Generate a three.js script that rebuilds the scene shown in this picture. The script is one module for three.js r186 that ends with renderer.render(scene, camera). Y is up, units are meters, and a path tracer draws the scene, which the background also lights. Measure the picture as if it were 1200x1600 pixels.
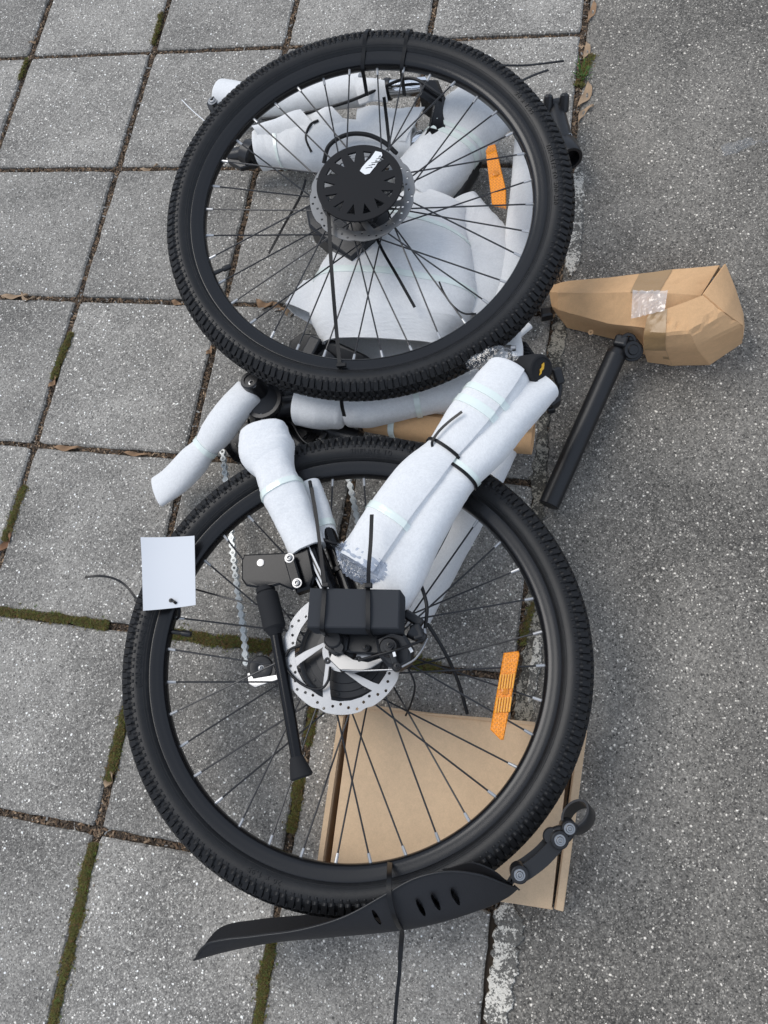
import * as THREE from 'three';
import { mergeGeometries, toCreasedNormals as creased } from 'three/addons/utils/BufferGeometryUtils.js';
import { ImprovedNoise } from 'three/addons/math/ImprovedNoise.js';
import { RoundedBoxGeometry } from 'three/addons/geometries/RoundedBoxGeometry.js';
import { FontLoader } from 'three/addons/loaders/FontLoader.js';
import { TextGeometry } from 'three/addons/geometries/TextGeometry.js';
import { Brush, Evaluator, SUBTRACTION } from 'three-bvh-csg';

// ---------------------------------------------------------------- camera, sky, sun, exposure
const scene = new THREE.Scene();
const V = (x, y, z) => new THREE.Vector3(x, y, z);
const camera = new THREE.PerspectiveCamera(63.62, 768 / 1024, 0.05, 200);
camera.position.set(0.2912, 1.2310, 0.3982);
camera.up.set(-0.0841, 0.3246, -0.9421);
camera.lookAt(0.2912 - 0.21956, 1.2310 - 0.92827, 0.3982 - 0.30019);
camera.updateMatrixWorld();
const renderer = new THREE.WebGLRenderer({ antialias: true });
renderer.setSize(768, 1024);
renderer.toneMapping = THREE.LinearToneMapping;
renderer.toneMappingExposure = 2.75;
renderer.shadowMap.enabled = true;
renderer.shadowMap.type = THREE.PCFSoftShadowMap;

function mulberry(a) { return () => { a |= 0; a = a + 0x6D2B79F5 | 0; let t = Math.imul(a ^ a >>> 15, 1 | a); t = t + Math.imul(t ^ t >>> 7, 61 | t) ^ t; return ((t ^ t >>> 14) >>> 0) / 4294967296; }; }
const noise = new ImprovedNoise();
const N3 = (x, y, z) => noise.noise(x + 31.7, y + 17.3, z + 5.1);

{ // an even overcast: clouds brighter overhead than at the horizon, soft cloud structure
  const W = 256, H = 128, d = new Float32Array(W * H * 4);
  for (let j = 0; j < H; j++) for (let i = 0; i < W; i++) {
    const el = (0.5 - (H - 1 - j + 0.5) / H) * -Math.PI, az = i / W * 2 * Math.PI;     // row 0 is the bottom
    const x = Math.cos(el) * Math.cos(az), y = Math.sin(el), z = Math.cos(el) * Math.sin(az);
    const c = 1 + 0.16 * N3(x * 1.6, y * 1.6, z * 1.6) + 0.08 * N3(x * 4, y * 4, z * 4);
    const b = (y > 0 ? 0.26 + 1.36 * y ** 1.3 : 0.26) * c, k = (j * W + i) * 4;
    d[k] = b * 0.85; d[k + 1] = b * 0.985; d[k + 2] = b * 1.22; d[k + 3] = 1;
  }
  const sky = new THREE.DataTexture(d, W, H, THREE.RGBAFormat, THREE.FloatType);
  sky.mapping = THREE.EquirectangularReflectionMapping; sky.magFilter = sky.minFilter = THREE.LinearFilter; sky.wrapS = THREE.RepeatWrapping; sky.needsUpdate = true;
  scene.background = sky; scene.environment = sky;
}
const sun = new THREE.DirectionalLight(0xfffaf4, 0.7);
sun.position.set(-2.4, 3.4, -0.7); sun.target.position.set(0, 0, 0);
sun.castShadow = true; sun.shadow.radius = 70; sun.shadow.mapSize.set(2048, 2048);
Object.assign(sun.shadow.camera, { left: -2, right: 2, top: 2, bottom: -2, near: 0.5, far: 10 });
scene.add(sun, sun.target);

// ---------------------------------------------------------------- helpers
const used = {};
function numbered(n) { const k = used[n] = (used[n] ?? -1) + 1; return k ? n + '_' + String(k).padStart(3, '0') : n; }
function shade(o) { o.traverse(c => { if (c.isMesh) { c.castShadow = true; c.receiveShadow = true; } }); return o; }
function thing(name, label, category, group) {
  const g = new THREE.Group(); g.name = numbered(name); g.userData = { label, category }; if (group) g.userData.group = group; scene.add(g); return g;
}
function part(name, geo, mat, parent, label) {
  const m = new THREE.Mesh(Array.isArray(geo) ? merge(geo) : geo, mat); m.name = name; m.castShadow = m.receiveShadow = true;
  if (label) m.userData.label = label; parent.add(m); return m;
}
function single(name, geo, mat, label, category, group) {
  const m = part(numbered(name), geo, mat, scene, label); m.userData.category = category; if (group) m.userData.group = group; return m;
}
function sub(name, parent, label) { const g = new THREE.Group(); g.name = name; if (label) g.userData.label = label; parent.add(g); return g; }
function merge(list) {
  const l = list.map(g => { const q = g.index ? g.toNonIndexed() : g; for (const k of Object.keys(q.attributes)) if (!['position', 'normal', 'uv'].includes(k)) q.deleteAttribute(k);
    if (!q.attributes.uv) q.setAttribute('uv', new THREE.BufferAttribute(new Float32Array(q.attributes.position.count * 2), 2));
    if (!q.attributes.normal) q.computeVertexNormals(); return q; });
  return mergeGeometries(l, false);
}
function bufferGeo(pos, uv, idx, crease = 0.7) {
  const g = new THREE.BufferGeometry();
  g.setAttribute('position', new THREE.Float32BufferAttribute(pos, 3)); g.setAttribute('uv', new THREE.Float32BufferAttribute(uv, 2)); g.setIndex(idx);
  return toCreasedNormals(g, crease);
}
// the library merges corners that lie within a hundredth of a unit, so creases are found at a larger scale
function toCreasedNormals(g, angle) { g.scale(2000, 2000, 2000); const h = creased(g, angle); h.scale(1 / 2000, 1 / 2000, 1 / 2000); return h; }
const lerp = (a, b, t) => a + (b - a) * t;
const sstep = (a, b, x) => { const t = Math.min(1, Math.max(0, (x - a) / (b - a))); return t * t * (3 - 2 * t); };
// solid plate: a polygon (world points, roughly level) given a thickness downwards along nrm, with a chamfer
function plate(pts, t, bevel = 0, nrm = V(0, 1, 0), uvo = [0, 0], crease = 0.5) {
  let P = pts.map(p => p.clone());
  const c = P.reduce((a, p) => a.add(p), V(0, 0, 0)).multiplyScalar(1 / P.length);
  const n = nrm.clone().normalize(), e1 = Math.abs(n.x) < 0.9 ? V(1, 0, 0) : V(0, 0, 1); e1.addScaledVector(n, -e1.dot(n)).normalize(); const e2 = n.clone().cross(e1);
  let q = P.map(p => { const d = p.clone().sub(c); return new THREE.Vector2(d.dot(e1), d.dot(e2)); });
  if (THREE.ShapeUtils.area(q) < 0) { q.reverse(); P.reverse(); }
  const m = q.length, inset = (b) => q.map((p, i) => {
    const a = q[(i + m - 1) % m], d = q[(i + 1) % m];
    const t1 = p.clone().sub(a).normalize(), t2 = d.clone().sub(p).normalize(), nn = new THREE.Vector2(-(t1.y + t2.y), t1.x + t2.x).normalize();
    const k = b / Math.max(0.4, nn.dot(new THREE.Vector2(-t1.y, t1.x))); return p.clone().addScaledVector(nn, k);
  });
  const tris = THREE.ShapeUtils.triangulateShape(q, []);
  const rings = [], hs = P.map(p => p.clone().sub(c).dot(n));
  const ring = (arr, off) => rings.push(arr.map((v, i) => c.clone().addScaledVector(e1, v.x).addScaledVector(e2, v.y).addScaledVector(n, hs[i] + off)));
  if (bevel > 0) { ring(inset(bevel), 0); ring(q, -bevel); ring(q, -t + bevel); ring(inset(bevel), -t); } else { ring(q, 0); ring(q, -t); }
  const pos = [], uv = [], idx = []; let s = 0;
  rings.forEach((r, k) => { r.forEach(p => { pos.push(p.x, p.y, p.z); const d = p.clone().sub(c); uv.push(d.dot(e1) + uvo[0] + c.x, d.dot(e2) + uvo[1] - c.z); }); });
  for (let k = 0; k + 1 < rings.length; k++) for (let i = 0; i < m; i++) { const a = k * m + i, b = k * m + (i + 1) % m; idx.push(a, a + m, b, b, a + m, b + m); }
  const L = (rings.length - 1) * m;
  tris.forEach(([a, b, d]) => { idx.push(a, b, d); idx.push(L + a, L + d, L + b); });
  return bufferGeo(pos, uv, idx, crease);
}
function tube(pts, r, segs = 0, rad = 8, closed = false) { return new THREE.TubeGeometry(new THREE.CatmullRomCurve3(pts, closed, 'centripetal'), segs || pts.length * 8, r, rad, closed); }
function rodGeo(a, b, r1, r2 = r1, seg = 16, bev = 0) {    // cylinder from a to b, with chamfered ends
  const L = a.distanceTo(b), k = bev || Math.min(r1, r2) * 0.12, g = new THREE.LatheGeometry([[0, 0], [r1 - k, 0], [r1, k], [r2, L - k], [r2 - k, L], [0, L]].map(p => new THREE.Vector2(...p)), seg);
  const h = toCreasedNormals(g, 0.6); h.applyQuaternion(new THREE.Quaternion().setFromUnitVectors(V(0, 1, 0), b.clone().sub(a).normalize())); h.translate(a.x, a.y, a.z); return h;
}
function turned(profile, a, dir, seg = 32, crease = 0.6) {  // lathe profile [r, y] from point a along dir
  const h = toCreasedNormals(new THREE.LatheGeometry(profile.map(p => new THREE.Vector2(...p)), seg), crease);
  h.applyQuaternion(new THREE.Quaternion().setFromUnitVectors(V(0, 1, 0), dir.clone().normalize())); h.translate(a.x, a.y, a.z); return h;
}
function boxBetween(a, b, w, h, bev = 0.002) {              // bevelled bar from a to b
  const L = a.distanceTo(b), g = new RoundedBoxGeometry(L, h, w, 2, Math.min(bev, h / 2.1, w / 2.1));
  const x = b.clone().sub(a).normalize(), z = x.clone().cross(V(0, 1, 0)).normalize(), y = z.clone().cross(x);
  g.applyMatrix4(new THREE.Matrix4().makeBasis(x, y, z)); const c = a.clone().lerp(b, 0.5); g.translate(c.x, c.y, c.z); return g;
}
function ribbon(pts, w, t, hint = V(0, 1, 0), n = 0) {      // flat strap of rectangular section, its broad side facing hint (vector, or one per point)
  const curve = new THREE.CatmullRomCurve3(pts, false, 'centripetal'); n = n || pts.length * 7;
  const pos = [], uv = [], idx = []; let s = 0, prev;
  for (let i = 0; i <= n; i++) {
    const u = i / n, p = curve.getPoint(u), T = curve.getTangent(u);
    let h; if (Array.isArray(hint)) { const f = u * (hint.length - 1), k = Math.min(hint.length - 2, Math.floor(f)); h = hint[k].clone().lerp(hint[k + 1], f - k); } else h = hint.clone();
    const S = T.clone().cross(h).normalize(), U = S.clone().cross(T).normalize();
    if (prev) s += p.distanceTo(prev); prev = p;
    const taper = 1;
    [[-1, 1], [1, 1], [1, -1], [-1, -1]].forEach(([a, b], k) => { const q = p.clone().addScaledVector(S, a * w / 2 * taper).addScaledVector(U, b * t / 2); pos.push(q.x, q.y, q.z); uv.push(s, k * w); });
    if (i) for (let k = 0; k < 4; k++) { const a = (i - 1) * 4 + k, b = (i - 1) * 4 + (k + 1) % 4; idx.push(a, b, a + 4, b, b + 4, a + 4); }
  }
  idx.push(0, 2, 1, 0, 3, 2); const e = n * 4; idx.push(e, e + 1, e + 2, e, e + 2, e + 3);
  return bufferGeo(pos, uv, idx, 0.6);
}
// wrapped foam: a tube of changing oval section along knots [point, halfWidth, halfHeight]
class Sleeve {
  constructor(knots, o = {}) {
    this.k = knots; this.o = Object.assign({ wob: 0.0015, seam: 4.0, step: 0.0025, exp: 2.2, seed: 0, n: 72, m: 48, wall: 0.006 }, o);
    this.curve = new THREE.CatmullRomCurve3(knots.map(k => k[0]), false, 'centripetal');
    this.len = this.curve.getLength();
  }
  rad(t, c) { const K = this.k, f = Math.min(K.length - 1.0001, Math.max(0, t * (K.length - 1))), i = Math.floor(f), u = f - i, g = j => K[Math.min(K.length - 1, Math.max(0, j))][c];
    const a = g(i - 1), b = g(i), d = g(i + 1), e = g(i + 2); return b + 0.5 * u * (d - a + u * (2 * a - 5 * b + 4 * d - e + u * (3 * (b - d) + e - a))); }
  frame(t) { const p = this.curve.getPoint(t), T = this.curve.getTangent(t), S = T.clone().cross(V(0, 1, 0)).normalize(), U = S.clone().cross(T).normalize(); return { p, T, S, U }; }
  P(t, th, off = 0, scale = 1, slip = 0) {
    const { p, T, S, U } = this.frame(t), o = this.o, w = this.rad(t, 1) * scale, h = this.rad(t, 2) * scale;
    const c = Math.cos(th + o.seam), s = Math.sin(th + o.seam), cw = c * w, sh = s * h, rr = (Math.abs(c) ** o.exp + Math.abs(s) ** o.exp) ** (-1 / o.exp);   // superellipse, evenly swept
    const x = cw * rr, y = sh * rr;
    const q = p.clone().addScaledVector(S, x).addScaledVector(U, y), r = p.distanceTo(q) || 1, dir = q.clone().sub(p).multiplyScalar(1 / r);
    const f = o.seed * 3.1, along = t * this.len, ring = (th + 0.3 * N3(along * 9, th, f)) * Math.max(w, h);
    const fold = 1 - Math.abs(N3(along * 11 + f, ring * 42, 3)) * 2.6, pleat = 1 - Math.abs(N3(along * 46 + f, ring * 9, 8)) * 2.4;   // creases run along, pleats run round
    const nz = N3(q.x * 14 + f, q.y * 14, q.z * 14) + 0.35 * N3(q.x * 38, q.y * 38 + f, q.z * 38) + 0.25 * Math.max(0, fold) ** 3 - 0.2 * Math.max(0, pleat) ** 3;
    return q.addScaledVector(dir, (nz * o.wob + o.step * th / (2 * Math.PI)) * Math.min(1, scale * 1.2) + off).addScaledVector(T, slip);
  }
  geo(endA = 'round', endB = 'round') {
    const { n, m, wall } = this.o, rows = [];
    const row = (t, off, sc, slip) => { const r = []; for (let j = 0; j <= m; j++) r.push(this.P(t, j / m * 2 * Math.PI, off, sc, slip)); rows.push(r); };
    const end = (t, kind, sg) => {                          // rows from the middle outwards
      const w = Math.min(this.rad(t, 1), this.rad(t, 2)), out = [];
      if (kind === 'open') out.push([-wall * 1.0, 1, -sg * 0.05, 0.02], [-wall, 1, -sg * 0.05], [-wall, 1, -sg * 0.01], [-wall, 1, -sg * 0.001], [-wall * 0.8, 1, 0], [-0.0006, 1, 0]);
      else { out.push([0, 0.02, sg * w * 0.42]); for (const a of [0.35, 0.7, 1.0, 1.25]) out.push([0, Math.sin(a) ** 0.8, sg * w * 0.42 * Math.cos(a)]); }
      return out;
    };
    for (const [off, sc, slip, k] of end(0, endA, -1)) row(0, off, k ? k : sc, slip);
    for (let i = 0; i <= n; i++) row(i / n, 0, 1, 0);
    for (const [off, sc, slip, k] of end(1, endB, 1).reverse()) row(1, off, k ? k : sc, slip);
    return this.skin(rows);
  }
  skin(rows, closeU = true) {
    const pos = [], uv = [], idx = [], m = rows[0].length; let s = 0;
    rows.forEach((r, i) => { if (i) s += r[0].distanceTo(rows[i - 1][0]); let a = 0; r.forEach((p, j) => { if (j) a += p.distanceTo(r[j - 1]); pos.push(p.x, p.y, p.z); uv.push(s + this.o.seed * 0.37, a); }); });
    for (let i = 0; i + 1 < rows.length; i++) for (let j = 0; j < (closeU ? m : m - 1); j++) { const a = i * m + j, b = i * m + (j + 1) % m; idx.push(a, a + m, b, b, a + m, b + m); }
    return bufferGeo(pos, uv, idx, 0.9);
  }
  band(ta, tb, off = 0.0008, th0 = 0, th1 = 2 * Math.PI, skew = 0) {   // a strip of tape round the sleeve
    const { m } = this.o, rows = [], n = 6;
    for (let i = -1; i <= n + 1; i++) { const u = Math.min(n, Math.max(0, i)) / n, r = []; for (let j = 0; j <= m; j++) { const th = lerp(th0, th1, j / m); r.push(this.P(lerp(ta, tb, u) + skew * Math.sin(th), th, i < 0 || i > n ? -0.0015 : off + 0.0009)); } rows.push(r); }
    return this.skin(rows, th1 - th0 > 6.2);
  }
}
// textures, computed; every one tiles over `tile` metres
function tileNoise(size, cells, seed) {
  const r = mulberry(seed), g = new Float32Array(cells * cells).map(() => r() * 2 - 1), out = new Float32Array(size * size);
  for (let j = 0; j < size; j++) { const y = j / size * cells, y0 = Math.floor(y), fy = y - y0, wy = fy * fy * (3 - 2 * fy), ya = (y0 % cells) * cells, yb = ((y0 + 1) % cells) * cells;
    for (let i = 0; i < size; i++) { const x = i / size * cells, x0 = Math.floor(x), fx = x - x0, wx = fx * fx * (3 - 2 * fx), xa = x0 % cells, xb = (x0 + 1) % cells;
      out[j * size + i] = lerp(lerp(g[ya + xa], g[ya + xb], wx), lerp(g[yb + xa], g[yb + xb], wx), wy); } }
  return out;
}
function tex(size, tile, fill, colour = true, aspect = 1) {
  const d = new Uint8Array(size * size * 4); fill(d, size);
  const t = new THREE.DataTexture(d, size, size, THREE.RGBAFormat); if (colour) t.colorSpace = THREE.SRGBColorSpace;
  t.wrapS = t.wrapT = THREE.RepeatWrapping; t.magFilter = THREE.LinearFilter; t.minFilter = THREE.LinearMipmapLinearFilter; t.generateMipmaps = true; t.repeat.set(1 / tile, 1 / (tile * aspect)); t.needsUpdate = true; return t;
}
const clamp8 = x => x < 0 ? 0 : x > 255 ? 255 : x;
// exposed-aggregate concrete: [colour, bump] with stones of many tones in a sandy matrix
function concrete(size, tile, base, tint, seed, stones, dark, patch) {
  const r = mulberry(seed), f = new Float32Array(size * size), h = new Float32Array(size * size), px = size / tile;
  const lo = tileNoise(size, 5, seed + 1), mi = tileNoise(size, 17, seed + 2), hi = tileNoise(size, Math.round(tile / 0.004), seed + 3), fi = tileNoise(size, Math.round(tile / 0.0017), seed + 4);
  for (let i = 0; i < f.length; i++) { f[i] = base + lo[i] * patch + mi[i] * patch * 0.7 + hi[i] * 11 + fi[i] * 25 + (r() - 0.5) * 26; h[i] = 110 + hi[i] * 30 + fi[i] * 34 + (r() - 0.5) * 18; }
  const count = Math.round(tile * tile * stones);
  for (let s = 0; s < count; s++) {
    const cx = r() * size, cy = r() * size, big = r(), R = (0.00058 + 0.0013 * big ** 6) * px, el = 0.55 + r() * 0.45, an = r() * 3.14, ca = Math.cos(an), sa = Math.sin(an);
    const k = r(), tone = k < dark ? -24 - r() * 22 : k < 0.84 ? 8 + r() * 36 : 50 + r() * 86, q = Math.ceil(R + 1);
    for (let y = -q; y <= q; y++) for (let x = -q; x <= q; x++) {
      const u = (x * ca + y * sa) / R, v = (-x * sa + y * ca) / (R * el), dd = u * u + v * v; if (dd > 1.3) continue;
      const o = ((Math.floor(cy + y) + size) % size) * size + (Math.floor(cx + x) + size) % size, w = dd < 0.8 ? 1 : (1.3 - dd) * 2;
      f[o] = lerp(f[o], base + tone + (f[o] - base) * 0.35, w); h[o] = lerp(h[o], 175 + 50 * (1 - dd), w * (tone > 0 ? 1 : 0.2));
    }
  }
  const col = tex(size, tile, d => { for (let i = 0; i < f.length; i++) { d[i * 4] = clamp8(f[i] * tint[0]); d[i * 4 + 1] = clamp8(f[i] * tint[1]); d[i * 4 + 2] = clamp8(f[i] * tint[2]); d[i * 4 + 3] = 255; } });
  const bmp = tex(size, tile, d => { for (let i = 0; i < h.length; i++) { const v = clamp8(h[i]); d[i * 4] = d[i * 4 + 1] = d[i * 4 + 2] = v; d[i * 4 + 3] = 255; } }, false);
  return [col, bmp];
}
function simple(size, tile, rgb, layers, seed, colour = true, aspect = 1) {   // layered noise on a base colour
  return tex(size, tile, d => {
    const r = mulberry(seed), ns = layers.map(([c, a], k) => c ? tileNoise(size, c, seed + k + 1) : null);
    for (let i = 0; i < size * size; i++) { let v = 0; layers.forEach(([c, a], k) => { v += (c ? ns[k][i] : r() * 2 - 1) * a; }); for (let k = 0; k < 3; k++) d[i * 4 + k] = clamp8(rgb[k] + v * (rgb[k] / Math.max(...rgb))); d[i * 4 + 3] = 255; }
  }, colour, aspect);
}
const [pavC, pavB] = concrete(1280, 0.62, 134, [1.015, 0.985, 0.935], 11, 230000, 0.22, 15);
const [slabC, slabB] = concrete(2048, 1.0, 106, [1.025, 0.985, 0.92], 23, 210000, 0.2, 14);
const std = (o) => new THREE.MeshStandardMaterial(o), phy = (o) => new THREE.MeshPhysicalMaterial(o);
const cardC = simple(512, 0.25, [208, 167, 123], [[4, 6], [40, 3], [170, 4], [0, 5]], 41), cardB = simple(512, 0.25, [128, 128, 128], [[9, 26], [60, 14], [200, 16]], 42, false);
const foamB = simple(512, 0.22, [128, 128, 128], [[61, 26], [103, 40]], 51, false), foamC = simple(512, 0.22, [224, 224, 223], [[61, 2], [103, 3], [211, 5]], 52);
const rubC = simple(512, 0.2, [24, 24, 25], [[6, 3], [40, 3], [0, 4]], 61), rubB = simple(256, 0.05, [128, 128, 128], [[40, 30], [90, 30]], 62, false);
const crinkleB = simple(512, 0.06, [128, 128, 128], [[6, 60], [14, 50], [34, 24]], 71, false);
const mortC = tex(512, 0.16, (d, n) => { const a = tileNoise(n, 6, 5), b = tileNoise(n, 24, 6), c = tileNoise(n, 80, 7), e = tileNoise(n, 200, 8);
  for (let i = 0; i < n * n; i++) { const v = a[i] * 0.5 + b[i] * 0.7 + c[i] * 0.7 + e[i] * 0.5, w = sstep(-0.3, 0.5, v); const t = lerp(108, 208, w) + e[i] * 18 + c[i] * 10; d[i * 4] = clamp8(t * 1.02); d[i * 4 + 1] = clamp8(t * 0.99); d[i * 4 + 2] = clamp8(t * 0.93); d[i * 4 + 3] = 255; } });
const M = {
  paver: [1.0, 0.93, 1.06, 0.87].map(k => std({ map: pavC, bumpMap: pavB, bumpScale: 0.0011, roughness: 0.95, color: new THREE.Color(k, k, k * 1.0) })),
  slab: std({ map: slabC, bumpMap: slabB, bumpScale: 0.0012, roughness: 0.95 }),
  mortar: std({ map: mortC, bumpMap: slabB, bumpScale: 0.001, roughness: 0.95 }),
  mortarGrey: std({ map: mortC, bumpMap: slabB, bumpScale: 0.001, roughness: 0.95, color: new THREE.Color(0.5, 0.49, 0.46) }),
  soil: std({ color: new THREE.Color(0.06, 0.045, 0.032), roughness: 1 }),
  foam: phy({ map: foamC, bumpMap: foamB, bumpScale: 0.0003, roughness: 0.8 }),
  foamSheet: phy({ map: foamC, bumpMap: foamB, bumpScale: 0.0003, roughness: 0.75 }),
  tape: phy({ color: 0xe2ebe4, roughness: 0.2, clearcoat: 0.6, clearcoatRoughness: 0.15, bumpMap: crinkleB, bumpScale: 0.0005 }),
  card: std({ map: cardC, bumpMap: cardB, bumpScale: 0.0005, roughness: 0.9 }),
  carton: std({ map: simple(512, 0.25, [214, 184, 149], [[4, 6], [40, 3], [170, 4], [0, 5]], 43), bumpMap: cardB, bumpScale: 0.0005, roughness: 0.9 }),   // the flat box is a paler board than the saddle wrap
  brownTape: phy({ color: new THREE.Color(0.36, 0.225, 0.105), roughness: 0.4, bumpMap: crinkleB, bumpScale: 0.0006, clearcoat: 0.25, clearcoatRoughness: 0.2 }),
  clear: phy({ color: 0xffffff, transmission: 1, thickness: 0, roughness: 0.06, ior: 1.5, side: THREE.DoubleSide }),
  rubber: phy({ map: rubC, bumpMap: rubB, bumpScale: 0.0002, roughness: 0.42, specularIntensity: 0.7 }),
  knob: phy({ map: rubC, roughness: 0.5, specularIntensity: 0.6 }),
  rim: phy({ color: new THREE.Color(0.006, 0.006, 0.007), roughness: 0.24, specularIntensity: 0.85 }),
  spoke: std({ color: new THREE.Color(0.03, 0.03, 0.032), roughness: 0.35, metalness: 0.3 }),
  silver: std({ color: new THREE.Color(0.36, 0.36, 0.36), roughness: 0.32, metalness: 1 }),
  nipple: std({ color: new THREE.Color(0.5, 0.5, 0.5), roughness: 0.35, metalness: 0.6 }),
  darkSteel: std({ color: new THREE.Color(0.23, 0.23, 0.23), roughness: 0.4, metalness: 1 }),
  steel: std({ color: new THREE.Color(0.42, 0.42, 0.42), roughness: 0.36, metalness: 1, bumpMap: rubB, bumpScale: 0.00008 }),
  chrome: std({ color: new THREE.Color(0.85, 0.85, 0.86), roughness: 0.07, metalness: 1 }),
  chain: std({ color: new THREE.Color(0.72, 0.74, 0.72), roughness: 0.4, metalness: 0.25 }),
  black: std({ color: new THREE.Color(0.0099, 0.0099, 0.0110), roughness: 0.38 }),
  satin: phy({ specularIntensity: 0.9, color: new THREE.Color(0.0121, 0.0121, 0.0132), roughness: 0.33 }),
  gloss: phy({ color: new THREE.Color(0.006, 0.006, 0.007), roughness: 0.2, specularIntensity: 0.55 }),
  matte: phy({ specularIntensity: 0.6, color: new THREE.Color(0.0165, 0.0165, 0.0176), roughness: 0.8, bumpMap: rubB, bumpScale: 0.0002 }),
  cover: phy({ specularIntensity: 0.5, color: new THREE.Color(0.0077, 0.0077, 0.0088), roughness: 0.6 }),
  block: phy({ specularIntensity: 0.4, color: new THREE.Color(0.04, 0.042, 0.046), roughness: 0.85, bumpMap: foamB, bumpScale: 0.0002 }),
  guard: phy({ specularIntensity: 0.7, color: new THREE.Color(0.0165, 0.0165, 0.0182), roughness: 0.55, bumpMap: rubB, bumpScale: 0.0003 }),
  tie: phy({ specularIntensity: 0.55, color: new THREE.Color(0.0066, 0.0066, 0.0072), roughness: 0.35 }),
  post: phy({ color: new THREE.Color(0.007, 0.007, 0.008), roughness: 0.4 }),
  card2: std({ color: new THREE.Color(0.56, 0.58, 0.61), roughness: 0.45 }),
  white: std({ color: new THREE.Color(0.8, 0.8, 0.79), roughness: 0.5 }),
  yellow: std({ color: new THREE.Color(0.75, 0.42, 0.03), roughness: 0.5 }),
  orange: phy({ color: 0xffffff, map: tex(128, 0.011, (d, n) => { for (let j = 0; j < n; j++) for (let i = 0; i < n; i++) { const gx = Math.abs((i % 32) - 16) / 16, gy = Math.abs((j % 32) - 16) / 16, v = 0.86 + 0.3 * gx * gy + (((i >> 5) + (j >> 5)) % 2) * 0.1 - (i % 64 < 4 || j % 64 < 4 ? 0.22 : 0), k = (j * n + i) * 4; d[k] = clamp8(246 * v); d[k + 1] = clamp8(146 * v); d[k + 2] = clamp8(22 * v); d[k + 3] = 255; } }), roughness: 0.22, clearcoat: 0.6, bumpMap: simple(128, 0.012, [128, 128, 128], [[8, 80]], 91, false), bumpScale: 0.0004 }),
  amber: phy({ color: new THREE.Color(0.85, 0.36, 0.015), roughness: 0.18, clearcoat: 1 }),
  cable: phy({ specularIntensity: 0.7, color: new THREE.Color(0.0077, 0.0077, 0.0083), roughness: 0.4 }),
  smoke: phy({ color: 0xdde2ea, transmission: 0.85, thickness: 0, roughness: 0.12, side: THREE.DoubleSide }),
};
M.orange.bumpMap.repeat.set(80, 80);

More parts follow.
